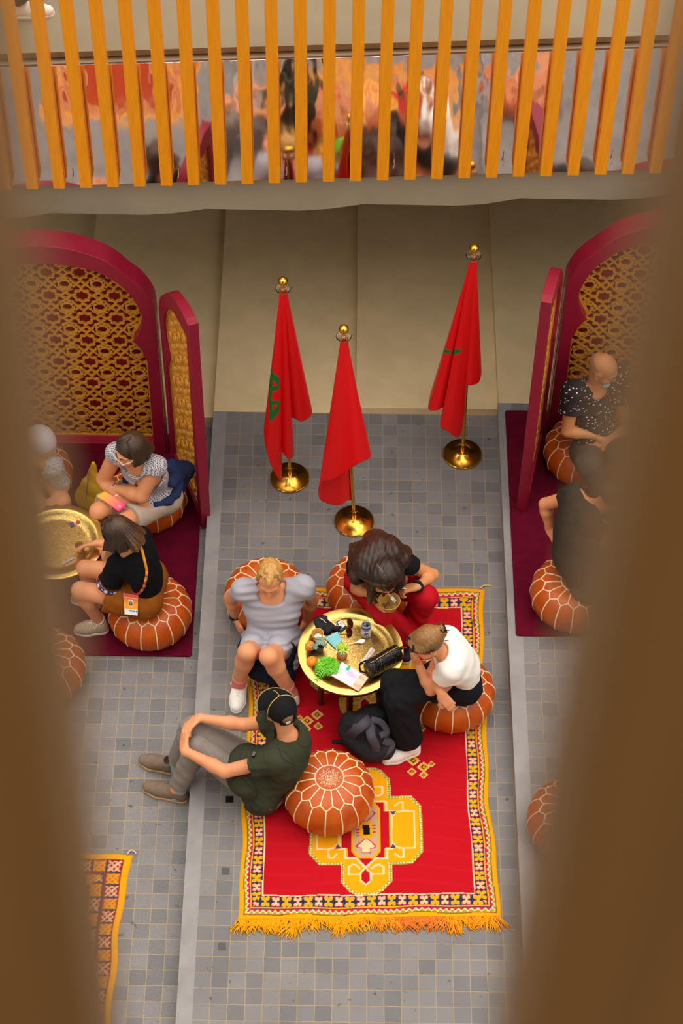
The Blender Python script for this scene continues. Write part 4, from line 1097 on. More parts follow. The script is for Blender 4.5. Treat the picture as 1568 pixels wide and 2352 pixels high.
from mathutils.bvhtree import BVHTree
def on_surface(objs, px, py, off=.005):
    """where a thing pinned on the cloth rests: the nearest surface along a line of sight, plus its own half thickness"""
    d = ray(px, py); d = d / np.linalg.norm(d); best = None
    for o in objs:
        w = np.array(o.parent.location if o.parent else o.location); key = o.name
        if key not in _bvh: _bvh[key] = BVHTree.FromPolygons([tuple(np.array(v.co) + w) for v in o.data.vertices], [tuple(p.vertices) for p in o.data.polygons])
        h = _bvh[key].ray_cast(Vector(CAM), Vector(d))
        if h[0] is not None and (best is None or h[3] < best[0]): best = (h[3], np.array(h[0]), np.array(h[1]))
    return best[1] - d * off if best else None
_bvh = {}
# ---------- man in the grey T-shirt, on the rug edge with his back against a pouf
def man_grey():
    pel = V3(.392, -1.90, .15); nb = J(pel, 624, 1353, .49); hd = J(nb, 620, 1330, .17)
    SR = J(nb, 560, 1354, .195, False) * .5 + J(nb, 560, 1354, .195, True) * .5; SL = J(nb, 695, 1347, .195, False) * .5 + J(nb, 695, 1347, .195, True) * .5
    j = person_pose(pel, nb, hd, SL, SR, (-.05, -.96, -.28), fw=(0, -1, 0), slump=.0)
    ER = J(SR, 530, 1372, .27, False); WR = G(540, 1418, .16); EL = J(SL, 716, 1376, .27, False); WL = G(703, 1426, .16)
    AR = G(546, 1570, .09); AL = G(670, 1592, .10); KR = J(AR, 567, 1498, .42); KL = J(AL, 617, 1508, .42)
    ht = G(555, 1466, .04); hl = G(683, 1466, .04)
    body, M, A, o, S = figure('man in a light grey T-shirt and dark shorts, sitting against a pouf', j,
        [(SR, ER, WR, (ht - WR, (.75, .1, -.3), 1, .5)), (SL, EL, WL, (hl - WL, (-.75, .1, -.3), -1, .35))], [(j['HR'], KR, AR), (j['HL'], KL, AL)], sk1,
        dict(mat=mat('heather_grey_jersey', '#aaa8b2', 0.9, var=0.05, scale=120, spec=0.1), sleeve=.46, sr=.064, scoop=.085, hem=-.09, amp=.009, neck=.082,
             extra=[lambda T: T.ell(pel + V3(0, -.08, .08), (.165, .11, .12), None, .06), lambda T: T.ell(pel + V3(0.01, -.16, .05), (.16, .10, .09), None, .06)] + [lambda T, H=H, K=K: T.cap(H + V3(0, 0, .05), H + (K - H) * .54 + V3(0, -.0, .045), .105, .075, .05) for H, K in ((j['HR'], KR), (j['HL'], KL))], wr=[((.10, .55, .75), 120), ((-.15, .6, .7), 150), ((.3, .4, .8), 70)]),
        dict(mat=mat('navy_cotton', '#1d2030', 0.9, var=0.1, scale=40, spec=0.1), full=False, t=.50, r=(.11, .10, .1), name='shorts', waist=.06,
             extra=[lambda B: B.cap((j['HR'] + KR) / 2 + V3(.04, -.06, -.12), (j['HL'] + KL) / 2 + V3(.02, -.08, -.14), .085, .085, .05)]), brow='#a87440', lip='#bb6a50', lr=(.086, .058, .041), sx=1.06)
    shoe(body, o, G(553, 1574, 0.0) + V3(0, .03, 0), G(541, 1640, 0.0), white_canvas, white_rubber, 'sneaker', laces=lacem, sc=1.05)
    shoe(body, o, G(684, 1606, 0.009), G(604, 1650, 0.009), white_canvas, white_rubber, 'sneaker', laces=lacem)
    pink = mat('pink_sock', '#e07a72', 0.9, bump=0.2, bscale=150)
    sock(body, o, AR, KR, pink, .24, .045); sock(body, o, AL, KL, pink, .24, .045)
    Hh = Soft(.005); skull(Hh, A, M, 1, .005); Hh.cut(A((0, .0, .0)), A((0, .55, -1)) - A((0, 0, 0)))
    for s_ in (-1, 1): Hh.ell(A((s_ * .040, .086, .075)), (.045, .062, .052), M, .02, op='s'); Hh.ell(A((s_ * .082, .01, -.02)), (.02, .04, .045), M, .01, op='s')
    rnd_ = random.Random(4)
    for i in range(110):
        a_ = rnd_.uniform(0, 6.28); e1 = rnd_.uniform(.3, 1.5); p = A((math.sin(a_) * math.cos(e1) * .080, -.018 + math.cos(a_) * math.cos(e1) * .100, .036 + math.sin(e1) * .090)); lc = M.T @ (p - hd)
        if lc[1] > .034 - abs(lc[0]) * .3 or lc[2] < .03: continue
        Hh.cap(p, p + unit(M @ V3(rnd_.uniform(-.5, .5), .8, rnd_.uniform(-.2, .25))) * .026, .0075, .004, .006)
    Hh.ell(A((0, .052, .106)), (.018, .034, .012), M, .02)
    Hh.build('hair', hairmat, body, o, dye=hair_dye(hd, '#a5752f', '#c3924a', .09, .13, 2))
    W = unit(WR - ER); P = WR - W * .02; w_ = band(body, o, P, W, .031, .0065, mat('black_rubber', '#15151a', 0.5), 'wristwatch')
    fx = unit(CAM - P); fx = unit(fx - W * (fx @ W) + V3(-.5, 0, 0)); Q = np.array([np.cross(W, fx), W, fx]).T
    shift(MB().lathe([(0, 0), (.017, 0), (.017, .007), (.014, .009), (0, .009)], 20, P + fx * .031, Q), o).build('watch_case', mat('watch_steel', '#3a3a40', 0.3, .8), w_)
man_grey()

# ---------- woman with long dark hair eating from a bowl
def woman_bowl():
    pel = V3(1.04, -1.52, .38); nb = J(pel, 874, 1294, .43); hd = J(nb, 881, 1328, .17)
    SL = G(928, 1292, .70); SR = G(822, 1304, .70)
    j = person_pose(pel, nb, hd, SL, SR, (.28, -.66, -.70), fw=(.15, -1, 0), slump=.075)
    EL = J(SL, 994, 1320, .26, False); WL = J(EL, 957, 1348, .215, True); ER = G(818, 1352, .48); WR = G(854, 1366, .56)
    KL = G(978, 1372, .49); AL = G(945, 1432, .09); KR = G(882, 1410, .46); AR = G(946, 1474, .09)
    body, M, A, o, S = figure('woman with long dark hair in red trousers, bent over a paper bowl she eats from', j,
        [(SL, EL, WL, (G(930, 1354, .60) - WL, (0, -.3, -.9), -1, 1.25)), (SR, ER, WR, (G(872, 1404, .555) - WR, (.9, .1, .2), 1, .35))], [(j['HR'], KR, AR), (j['HL'], KL, AL)], sk2,
        dict(mat=mat('black_jersey', '#17161a', 0.85, spec=0.15), sleeve=.40, sr=.058, hem=-.02), dict(mat=mat('red_crepe', '#b30c1c', 0.7, var=.08, scale=30, spec=.15), r=(.105, .080, .085), waist=.12, end=.2, amp=.009), sx=.88, hs=.96, woman=True, ar=(.043, .037, .027), lr=(.08, .052, .038), brow='#2a1a14')
    navy_s = mat('navy_canvas', '#20222e', 0.7)
    shoe(body, o, G(948, 1432, .009), G(921, 1478, .009), navy_s, white_rubber, 'sneaker', laces=lacem, sc=.9); shoe(body, o, G(952, 1474, .009), G(928, 1524, .009), navy_s, white_rubber, 'sneaker', laces=lacem, sc=.9)
    Hh = Soft(.006); skull(Hh, A, M, .96, .004); Hh.ell(A((0, .10, -.035)), (.070, .06, .075), M, .02, op='s')
    strands(Hh, A, M, .96, None, 26, 80, 150, .26, (.10, .25, -1), 1, (.020, .010), out=.03)       # her left side
    strands(Hh, A, M, .96, None, 80, 200, 288, .33, (-.62, .22, -.9), 2, (.016, .009), out=.11, k=.008, curl=.01)     # her right side
    strands(Hh, A, M, .96, None, 90, 100, 262, .19, (-.12, .86, -.44), 3, (.018, .013), out=.07, elevs=(80, 50, 15), k=.028, curl=.02, jit=.02)
    strands(Hh, A, M, .96, None, 50, 95, 160, .19, (.70, .66, -.42), 5, (.013, .010), out=.04, elevs=(75, 40, 15), k=.012, curl=.014, jit=.012)
    strands(Hh, A, M, .96, None, 56, 200, 265, .27, (-.72, .50, -.55), 6, (.013, .010), out=.08, elevs=(75, 40, 15), k=.012, curl=.014, jit=.012)
    Hh.chain([A((0, -.06, .07)), nb + V3(-.02, .08, .045), nb + V3(-.03, .19, -.005)], [.085, .095, .085], .06, flat=((0, .3, 1), .7)); Hh.chain([A((-.03, -.05, .06)), nb + V3(-.12, .05, .01), nb + V3(-.15, -.06, -.07)], [.07, .07, .05], .05); Hh.cap(nb + V3(0, .12, .0), nb + V3(.14, .10, -.03), .08, .06, .06); Hh.wrinkle(.006, [((.9, .2, .3), 170), ((.8, -.3, .4), 230), ((.6, .5, -.3), 120)], 9)
    for s_ in (0,): Hh.cap(A((0, .095, .085)), A((0, -.01, .135)), .0022, .0022, .004, op='s')
    Hh.build('hair', hairmat, body, o, dye=hair_dye(hd, '#120806', '#4e2610', .12, .36, 1))
    bpy.context.view_layer.update(); hr_ = [c_ for c_ in body.children if c_.name.split('.')[0] == 'hair']; pp_ = [on_surface(hr_, x_, y_, -.0008) for x_, y_ in ((866, 1297), (872, 1304), (878, 1312), (884, 1321), (889, 1330))]
    shift(MB().tube([v for v in pp_ if v is not None], [.0016, .0022, .0022, .002, .0016][:len([v for v in pp_ if v is not None])], 6), o).build('hair_parting', mat('scalp', '#9a7658', .7), body)
    band(body, o, WL - unit(WL - EL) * .012, WL - EL, .030, .013, mat('black_scrunchie', '#141214', .9, bump=.4, bscale=120), 'scrunchie')
    # bowl and forks
    c = G(893, 1381, .60); B_ = thing('paper_bowl', 'tan paper bowl with noodles held by the woman with long dark hair', 'bowl', c - V3(0, 0, .055))
    kraft = mat('kraft_paper', '#cf9a4a', .8, var=.04, scale=40, bump=.05)
    MB().lathe([(0, 0), (.050, 0), (.068, .058), (.071, .058), (.072, .061), (.069, .0625), (.066, .060), (.049, .004), (0, .004)], 48).build('bowl', kraft, B_)
    F_ = Soft(.003); rr = random.Random(3)
    for i in range(26):
        a = rr.uniform(0, 6.28); q = V3(math.cos(a) * rr.uniform(0, .035) - .012, math.sin(a) * rr.uniform(0, .035) - .008, .012 + rr.random() * .01); F_.cap(q, q + V3(rr.uniform(-.02, .02), rr.uniform(-.02, .02), rr.uniform(0, .006)), .003, .003, .002)
    F_.build('noodles', mat('brown_noodles', '#7a5a34', .6, var=.3, scale=60), B_)
    plast = mat('white_plastic', '#f2efe8', .35)
    def fork(name, label, p, q, tines=True):
        p = np.array(p); q = np.array(q); d = unit(q - p); L = np.linalg.norm(q - p); up = unit(V3(0, -.5, 1) - d * (V3(0, -.5, 1) @ d)); r_ = np.cross(d, up); R_ = np.array([r_, d, up]).T
        mb = MB(); 
        mb.tube(catmull([(0, 0, 0), (0, L * .35, .003), (0, L * .7, -.002)], 4), [.0042] * 5 + [.0032] * 4, 6)
        if tines:
            mb.box((-.010, L * .68, -.0015), (.010, L * .84, .0015))
            for k in range(4): mb.bar((-.0082 + k * .0055, L * .83, 0), (-.0075 + k * .005, L, .002), .0032, .002)
        mb.v = [tuple(R_ @ np.array(v)) for v in mb.v]; o_ = mb.build(name, plast, None, loc=tuple(p)); return tag(o_, label, 'fork', 'plastic cutlery')
    fork('plastic_fork', 'white plastic fork lying in the paper bowl', G(879, 1350, .675), G(908, 1382, .575))
    fork('plastic_fork', 'white plastic fork held to the mouth of the woman with the bowl', WL + unit(G(930, 1354, .60) - WL) * .06, G(897, 1346, .70))
woman_bowl()

# ---------- woman in the white top
def woman_white():
    pel = V3(1.575, -2.255, .385); nb = J(pel, 1014, 1500, .44); hd = J(nb, 982, 1478, .165)
    SR = G(1034, 1536, .74); SL = G(1026, 1466, .74)
    j = person_pose(pel, nb, hd, SL, SR, (-.82, -.32, -.48), up=(.1, .1, 1), fw=(-1, -.12, 0), slump=.05)
    ER = J(SR, 989, 1584, .255, False); WR = J(ER, 955, 1517, .225, True); EL = G(992, 1548, .56); WL = G(1012, 1592, .56)
    AR = G(938, 1706, .09); KR = J(AR, 916, 1606, .41); AL = G(905, 1640, .09); KL = J(AL, 908, 1570, .40)
    body, M, A, o, S = figure('woman in a white top and black trousers on a pouf, chin in her hand', j,
        [(SR, ER, WR, (G(944, 1492, .86) - WR, (.6, .3, .5), 1, .9)), (SL, EL, WL, (G(1036, 1624, .50) - WL, (.3, .3, -.6), -1, .8))], [(j['HR'], KR, AR), (j['HL'], KL, AL)], sk1,
        dict(mat=mat('white_cotton', '#f1ece4', .85, var=.02, scale=60, spec=.15), sleeve=.52, sr=.060, flare=.008, hem=.0, e=.016, neck=.066, amp=.005, name='white_top'), dict(mat=mat('black_crepe', '#17161a', .85, var=.1, scale=50, spec=.15), r=(.108, .092, .098), waist=.13, end=.07, amp=.008), sx=.9, hs=.96, woman=True, ar=(.044, .038, .027), lr=(.08, .052, .038), brow='#6a4a2c')
    shoe(body, o, G(962, 1722, .009), G(877, 1752, .009), white_canvas, white_rubber, 'sneaker', laces=lacem); shoe(body, o, G(925, 1640, .009), G(862, 1652, .009), white_canvas, white_rubber, 'sneaker')
    Hh = Soft(.005); skull(Hh, A, M, .96, .010); Hh.ell(A((0, .105, -.02)), (.070, .065, .085), M, .02, op='s'); Hh.cut(A((0, -.02, -.035)), A((0, .25, -1)) - A((0, 0, 0)))
    rr = random.Random(8)
    for i in range(46):   # hair combed back to a twist
        a = -2.5 + 5.0 * i / 45; p0 = A((math.sin(a) * .080, .03 + math.cos(a) * .055, .055 + .035 * math.cos(a))); p1 = A((math.sin(a) * .070, -.06, .06 + .05 * math.cos(a))); p2 = A((math.sin(a) * .018, -.115, .030 + .015 * math.cos(a))); q = catmull([p0, p1, p2], 4)
        Hh.chain(q, np.linspace(.009, .006, len(q)), .005)
    tw = A((0, -.118, .035)); Hh.ell(tw, (.038, .030, .050), M, .015)
    for i in range(16):
        d = unit(M @ V3(rr.uniform(-1, 1), -.4, rr.uniform(-.2, 1.3))); Hh.cap(tw + d * .03, tw + d * .055 + V3(0, 0, .004), .0065, .003, .005)
    for i in range(4): d = M @ V3(rr.uniform(-.03, .03), -.095, -.035 - .006 * i); Hh.cap(hd + d, hd + d + M @ V3(rr.uniform(-.01, .01), -.03, -.03), .006, .003, .004)
    Hh.build('hair', hairmat, body, o, dye=hair_dye(hd, '#5a3d22', '#a8763c', .07, .17, 4))
    # claw clip
    tort = mat('tortoiseshell', '#20140e', .25, var=.4, scale=60); mb = MB()
    c = A((0, -.135, .05)); R_ = M
    for s_ in (-1, 1):
        mb.tube([c + R_ @ V3(s_ * .022, .004, .03), c + R_ @ V3(s_ * .028, .002, 0), c + R_ @ V3(s_ * .022, .006, -.035)], .008, 8)
        for k in range(4): mb.tube([c + R_ @ V3(s_ * .033, -.013, .022 - k * .014), c + R_ @ V3(s_ * .018, .012, .020 - k * .014), c + R_ @ V3(s_ * .004, .018, .018 - k * .014)], .0035, 6)
    mb.tube([c + R_ @ V3(-.028, -.016, .0), c + R_ @ V3(.028, -.016, .0)], .006, 8)
    shift(mb, o).build('claw_clip', tort, body)
    mb = MB(); lens = mat('black_lens', '#101014', .12)      # sunglasses pushed up
    for s_ in (-1, 1):
        mb.lathe([(0, .0), (.024, .0), (.026, .004), (.022, .007), (0, .008)], 20, A((s_ * .032, .082, .085)), frame(M @ V3(0, .5, .8), M @ V3(0, -1, .5)) @ np.array([[1, 0, 0], [0, 0, 1], [0, -1, 0]]))
        mb.tube([A((s_ * .055, .078, .085)), A((s_ * .088, .02, .05)), A((s_ * .088, -.03, .02))], .004, 6)
    mb.tube([A((-.01, .088, .09)), A((.01, .088, .09))], .003, 6)
    shift(mb, o).build('sunglasses_on_hair', lens, body)
    shift(MB().tube([A((-.081, .002, -.040)), A((-.083, .004, -.052))], .005, 6), o).build('earring', mat('gold_metal', '#e0b050', .3, 1.0), body)
woman_white()
# ---------- man in the olive shirt and cap
def man_cap():
    pel = G(606, 1792, .135); nb = J(pel, 664, 1690, .50); hd = J(nb, 644, 1632, .185)
    SR = G(640, 1653, .56); SL = G(630, 1745, .55)
    j = person_pose(pel, nb, hd, SL, SR, (-.46, .86, -.16), fw=(-1, .12, 0), slump=.05)
    ER = G(560, 1665, .45); WR = G(456, 1649, .50); EL = G(516, 1772, .42); WL = G(424, 1724, .43)
    AR = G(404, 1752, -.03); KR = J(AR, 440, 1672, .43); AL = G(406, 1812, -.03); KL = J(AL, 452, 1714, .42)
    olive = mat('olive_cotton', '#3a3c2c', .9, var=.10, scale=30, spec=.12)
    N = olive.node_tree.nodes; L = olive.node_tree.links   # faint check woven into the cloth
    co = N.new('ShaderNodeTexCoord'); br = N.new('ShaderNodeTexBrick'); br.offset = 0; br.inputs['Scale'].default_value = 1; br.inputs['Brick Width'].default_value = .085; br.inputs['Row Height'].default_value = .085; br.inputs['Mortar Size'].default_value = .0035
    br.inputs['Color1'].default_value = lin('#3a3c2c'); br.inputs['Color2'].default_value = lin('#3d3f2e'); br.inputs['Mortar'].default_value = lin('#33352e')
    mp = N.new('ShaderNodeMapping'); mp.inputs['Rotation'].default_value = (.5, .7, .3); L.new(co.outputs['Object'], mp.inputs[0]); L.new(mp.outputs[0], br.inputs['Vector']); L.new(br.outputs['Color'], N['Principled BSDF'].inputs['Base Color'])
    body, M, A, o, S = figure('man in a black cap and olive shirt on the floor, hands clasped round his knees', j,
        [(SR, ER, WR, (G(419, 1682, .50) - WR, (.45, -.2, -.8), -1, .75)), (SL, EL, WL, (G(424, 1682, .47) - WL, (.7, .1, -.5), 1, .55))], [(j['HR'], KR, AR), (j['HL'], KL, AL)], sk1,
        dict(mat=olive, sleeve=.50, sr=.074, flare=.012, hem=-.115, neck=.070, amp=.006, name='shirt', e=.026, belly=.95, extra=[lambda T: T.ell(pel + V3(-.10, -.02, .14), (.13, .18, .13), None, .06)]), dict(mat=mat('grey_chino', '#857b74', .9, var=.06, scale=40, spec=.12), r=(.098, .076, .062), end=.10, waist=.06, amp=.009, extra=[lambda B: B.ell(pel + V3(.03, 0, -.04), (.13, .15, .085), None, .05)]), brow=None, lip='#b8604e', sx=1.08)
    su = mat('taupe_suede', '#7c6a5a', .95, var=.10, scale=25, spec=.1); sol = mat('tan_sole', '#c09a68', .7)
    shoe(body, o, G(433, 1838, ZL), G(326, 1809, ZL), su, sol, 'suede_shoe', sc=1.05); shoe(body, o, G(408, 1772, ZL), G(318, 1748, ZL), su, sol, 'suede_shoe', sc=1.05)
    sk = mat('pale_blue_sock', '#8ea2ac', .9, bump=.2, bscale=150); sock(body, o, AR, KR, sk, .34, .050); sock(body, o, AL, KL, sk, .34, .050)
    Hh = Soft(.005); skull(Hh, A, M, 1.0, .001); Hh.cut(A((0, -.02, -.055)), A((0, .5, -1)) - A((0, 0, 0))); Hh.ell(A((0, .09, -.02)), (.085, .07, .09), M, .01, op='s')
    for s_ in (-1, 1): Hh.ell(A((s_ * .082, .0, -.02)), (.02, .03, .04), M, .01, op='s')
    Hh.build('hair', hairmat, body, o, dye=hair_dye(hd, '#8a6a4c', '#a88460', .09, .13, 2))
    # cap
    blk = mat('black_cap_mesh', '#121214', .85, var=.3, scale=90, spec=.2); oliv = mat('olive_braid', '#8a7f58', .8); gold = mat('gold_braid', '#c8a54a', .6)
    S = Soft(.005); S.ell(A((0, -.016, .046)), (.091, .112, .096), M); S.cut(A((0, 0, .018)), A((0, .12, -1)) - A((0, 0, 0)))
    S.ell(A((0, -.125, .030)), (.042, .05, .036), M, .006, op='s')
    cp = S.build('cap', blk, body, o)
    pts = []
    for k in range(13):
        a = math.radians(-62 + 124 * k / 12); rowp = []
        for t in np.linspace(0, 1, 6):
            r_ = .094 + t * .075 * math.cos(math.radians(-62 + 124 * k / 12) * 1.05) ** .6
            rowp.append(A((math.sin(a) * r_ * .95, math.cos(a) * r_ * 1.10 - .012, .030 - .012 * t - .028 * abs(math.sin(a)) ** 2 * t)))
        pts.append(rowp)
    br_ = shift(MB().grid(np.array(pts)), o).build('brim', blk, cp, solid=.005, angle=180)
    shift(MB().tube([p[-1] for p in pts], .005, 6), o).build('brim_edge', oliv, cp)
    arc = lambda az, e0, e1, r=1.0: [A((math.sin(math.radians(az)) * math.cos(math.radians(e_)) * .0925 * r, -.016 + math.cos(math.radians(az)) * math.cos(math.radians(e_)) * .1135 * r, .046 + math.sin(math.radians(e_)) * .0975 * r)) for e_ in np.linspace(e0, e1, 12)]
    shift(MB().tube(arc(95, -2, 88), .0028, 6), o).build('cap_piping', gold, cp); shift(MB().tube(arc(-95, -2, 88), .0028, 6), o).build('cap_piping', gold, cp); shift(MB().tube(arc(0, 5, 88), .0024, 6), o).build('cap_piping', gold, cp)
    st = MB().tube([A((math.sin(a) * .092, -.016 - math.cos(a) * .114, .016)) for a in np.linspace(-.62, .62, 12)], .0075, 6); shift(st, o).build('cap_strap', blk, cp)
    c = A((-.012, -.133, .030)); shift(MB().box((-.014, -.004, -.006), (.014, .004, .006), M, c), o).build('cap_buckle', mat('pale_buckle', '#b8b0a0', .4), cp)
    # glasses: temple arms showing behind the ears
    for s_ in (-1, 1): shift(MB().tube([A((s_ * .083, .06, .010)), A((s_ * .088, -.01, .012)), A((s_ * .092, -.05, -.002))], .0028, 6), o).build('glasses_arm', mat('black_frame', '#131316', .4), body)
    # collar and the clip on the placket
    col = MB().tube(catmull([nb + V3(-.085, .055, -.02), nb + V3(-.02, .085, .012), nb + V3(.05, .055, .028), nb + V3(.07, -.01, .03), nb + V3(.035, -.075, .015), nb + V3(-.05, -.075, -.015), nb + V3(-.10, -.035, -.045)], 6), .013, 8); shift(col, o).build('collar', olive, body)
    c = on_surface([ch for ch in body.children if ch.name.split('.')[0] == 'shirt'], 583, 1733, .01); shift(MB().box((-.008, -.014, -.012), (.008, .014, .012), frame((.3, 1, .2)), c), o).build('lapel_clip', mat('black_plastic', '#0e0e10', .25), body)
man_cap()

# ---------- woman in the dotted blouse
def woman_dots():
    pel = G(352, 1126, .285); nb = J(pel, 312, 1066, .45); hd = J(nb, 299, 1036, .165)
    SL = J(nb, 358, 1070, .165, False) * .5 + J(nb, 358, 1070, .165, True) * .5; SR = J(nb, 268, 1040, .165, False) * .5 + J(nb, 268, 1040, .165, True) * .5
    j = person_pose(pel, nb, hd, SL, SR, (-.66, -.62, -.16), fw=(-.5, -.86, 0), slump=.03)
    EL = J(SL, 325, 1138, .25, False); WL = G(260, 1120, .44); ER = G(238, 1100, .46); WR = G(268, 1142, .40)
    KR = G(226, 1174, .34); AR = G(236, 1212, -.03); KL = G(288, 1196, .33); AL = G(280, 1245, -.03)
    M_ = mat('dotted_cotton', '#c4bec4', .9, spec=.12); N = M_.node_tree.nodes; L = M_.node_tree.links
    co = N.new('ShaderNodeTexCoord'); mp = N.new('ShaderNodeMapping'); mp.inputs['Rotation'].default_value = (.6, .35, .5); mp.inputs['Scale'].default_value = (92, 92, 92); L.new(co.outputs['Object'], mp.inputs[0])
    fr = N.new('ShaderNodeVectorMath'); fr.operation = 'FRACTION'; L.new(mp.outputs[0], fr.inputs[0]); ds = N.new('ShaderNodeVectorMath'); ds.operation = 'DISTANCE'; ds.inputs[1].default_value = (.5, .5, .5); L.new(fr.outputs[0], ds.inputs[0])
    r = N.new('ShaderNodeValToRGB'); r.color_ramp.elements[0].position = .40; r.color_ramp.elements[1].position = .46; r.color_ramp.elements[0].color = lin('#5c5a68'); r.color_ramp.elements[1].color = lin('#cbc5c8'); L.new(ds.outputs['Value'], r.inputs[0]); L.new(r.outputs[0], N['Principled BSDF'].inputs['Base Color'])
    body, Mh, A, o, S = figure('woman in a sleeveless dotted blouse and glasses, arms folded on her lap', j,
        [(SL, EL, WL, (G(246, 1100, .46) - WL, (.2, .6, -.6), 1, .6)), (SR, ER, WR, (G(312, 1156, .38) - WR, (-.2, .3, -.9), -1, .6))], [(j['HR'], KR, AR), (j['HL'], KL, AL)], sk1,
        dict(mat=M_, sleeve=0, hem=-.07, neck=.068, amp=.004, name='blouse', e=.014, extra=[lambda T: T.cap(SL, SL + (EL - SL) * .1, .058, .056, .03), lambda T: T.cap(SR, SR + (ER - SR) * .1, .058, .056, .03), lambda T: T.ell(pel + V3(-.02, -.08, .02), (.16, .13, .10), None, .05)]),
        dict(mat=mat('beige_linen', '#b7a594', .95, var=.05, scale=40, spec=.1), full=False, t=.86, r=(.108, .098, .09), name='shorts', amp=.006), sx=.98, hs=.96, woman=True, ar=(.055, .048, .030), lr=(.088, .058, .039), brow='#4a3426')
    Hh = Soft(.005); skull(Hh, A, Mh, .96, .005); Hh.ell(A((0, .105, -.03)), (.066, .06, .088), Mh, .015, op='s'); Hh.cut(A((0, -.02, -.06)), A((0, .3, -1)) - A((0, 0, 0)))
    strands(Hh, A, Mh, .96, None, 26, -72, -150, .15, (.0, .0, -1), 1, (.014, .007), out=.01); strands(Hh, A, Mh, .96, None, 26, 62, 150, .15, (.0, 0, -1), 2, (.014, .007), out=.01); strands(Hh, A, Mh, .96, None, 22, 140, 220, .17, (.1, .15, -1), 3, (.015, .008), out=.02)
    Hh.cap(A((.012, .09, .10)), A((.012, -.03, .135)), .0022, .0022, .004, op='s')
    Hh.build('hair', hairmat, body, o, dye=hair_dye(hd, '#33241a', '#7a4e24', .11, .27, 3))
    gl = MB()
    for s_ in (-1, 1):
        gl.tube([A((s_ * .032 + .022 * math.cos(a), .105, .0 + .015 * math.sin(a))) for a in np.linspace(0, 2 * math.pi, 17)[:-1]], .0024, 5, closed=True); gl.tube([A((s_ * .053, .103, .004)), A((s_ * .076, .06, .008)), A((s_ * .082, .0, .008))], .0022, 5)
    gl.tube([A((-.010, .107, .003)), A((.010, .107, .003))], .002, 5); shift(gl, o).build('glasses', mat('clear_frame', '#d8dcd8', .2), body)
    silver = mat('silver', '#d8d8dc', .2, 1.0)
    band(body, o, WL - unit(WL - EL) * .01, WL - EL, .031, .0045, silver, 'bracelet'); band(body, o, WR - unit(WR - ER) * .005, WR - ER, .031, .006, mat('white_beads', '#eee6e0', .4), 'bead_bracelet')
    shift(MB().tube([nb + j['fw'] * .06 + j['rt'] * .03 + V3(0, 0, .03), nb + j['fw'] * .10 + V3(0, 0, -.02), nb + j['fw'] * .06 - j['rt'] * .03 + V3(0, 0, .03)], .002, 5), o).build('necklace', silver, body)
    nail = mat('red_nail', '#b01020', .3)
    # navy jacket knotted round the waist
    Jk = Soft(.006); w = pel + V3(0, 0, .07); fw, rt = j['fw0'], j['rt']
    ring = [w + (fw * math.cos(a) * .155 + rt * math.sin(a) * .18) + V3(0, 0, -.02 * math.cos(a)) for a in np.linspace(.25, 2 * math.pi - .25, 14)]
    Jk.chain(ring, [.030] * 14, .02); Jk.chain([w - fw * .14 - rt * .06 + V3(0, 0, .06), w - fw * .22 - rt * .12 + V3(0, 0, -.01), G(402, 1136, .17), G(408, 1146, .13)], [.06, .055, .045, .03], .03); Jk.chain([w - rt * .16 + V3(0, 0, .12), w - fw * .16 - rt * .10], [.04, .05], .03)
    Jk.chain([w + fw * .16, G(322, 1136, .33), G(328, 1160, .30)], [.026, .022, .018], .02); Jk.ell(w + fw * .17, (.035, .03, .025), None, .02); Jk.wrinkle(.005, [((.7, .2, .6), 110), ((.1, .8, .5), 80)], 2)
    Jk.build('jacket', mat('navy_jersey', '#2a3458', .9, var=.08, scale=60, spec=.12), body, o)
    sand = mat('tan_sandal', '#8a6a4a', .7)
    d = unit((KR - j['HR'])[:2]); f3 = V3(d[0], d[1], 0)
    shoe(body, o, V3(AR[0], AR[1], ZLm) - f3 * .03, V3(AR[0], AR[1], ZLm) + f3 * .21, sand, sand, 'shoe', sc=.9); shoe(body, o, V3(AL[0], AL[1], ZLm) - f3 * .03, V3(AL[0], AL[1], ZLm) + f3 * .21, sand, sand, 'shoe', sc=.9)
    # booklet on her lap
    q = [G(221, 1140, .425), G(241, 1128, .445), G(291, 1160, .42), G(273, 1176, .40)]
    n1, n2 = 14, 6; P = np.array([[(q[0] * (1 - b) + q[1] * b) * (1 - a) + (q[3] * (1 - b) + q[2] * b) * a + V3(0, 0, .006 * math.sin(a * 3.1)) for b in np.linspace(0, 1, n2)] for a in np.linspace(0, 1, n1)])
    mb = MB().grid(P); bk = mb.build('booklet', attr_mat('printed_paper', .5, .0, 50, .0, .4), None, solid=.004, angle=180)
    cs = []
    for a in np.linspace(0, 1, n1):
        for b in np.linspace(0, 1, n2):
            c = np.array(lin('#f2b81e')) * (1 - a) + np.array(lin('#ee2a80')) * a; cs.append(c)
    set_dye(bk, cs); tag(bk, 'yellow to pink booklet lying on the lap of the woman in the dotted blouse', 'booklet')
    mk = MB(); nrm = unit(np.cross(q[3] - q[0], q[1] - q[0])); nrm = nrm if nrm[2] > 0 else -nrm
    for k in (.80, .88): c0 = (q[0] * .5 + q[1] * .5) * (1 - k) + (q[3] * .5 + q[2] * .5) * k + nrm * .0046; mk.tube([c0 + unit(q[1] - q[0]) * .007 * math.cos(a) + unit(q[3] - q[0]) * .006 * math.sin(a) for a in np.linspace(0, 6.283, 13)[:-1]], .0012, 4, closed=True)
    mk.build('cover_mark', mat('pale_print', '#f6d8e4', .5), bk)
woman_dots()

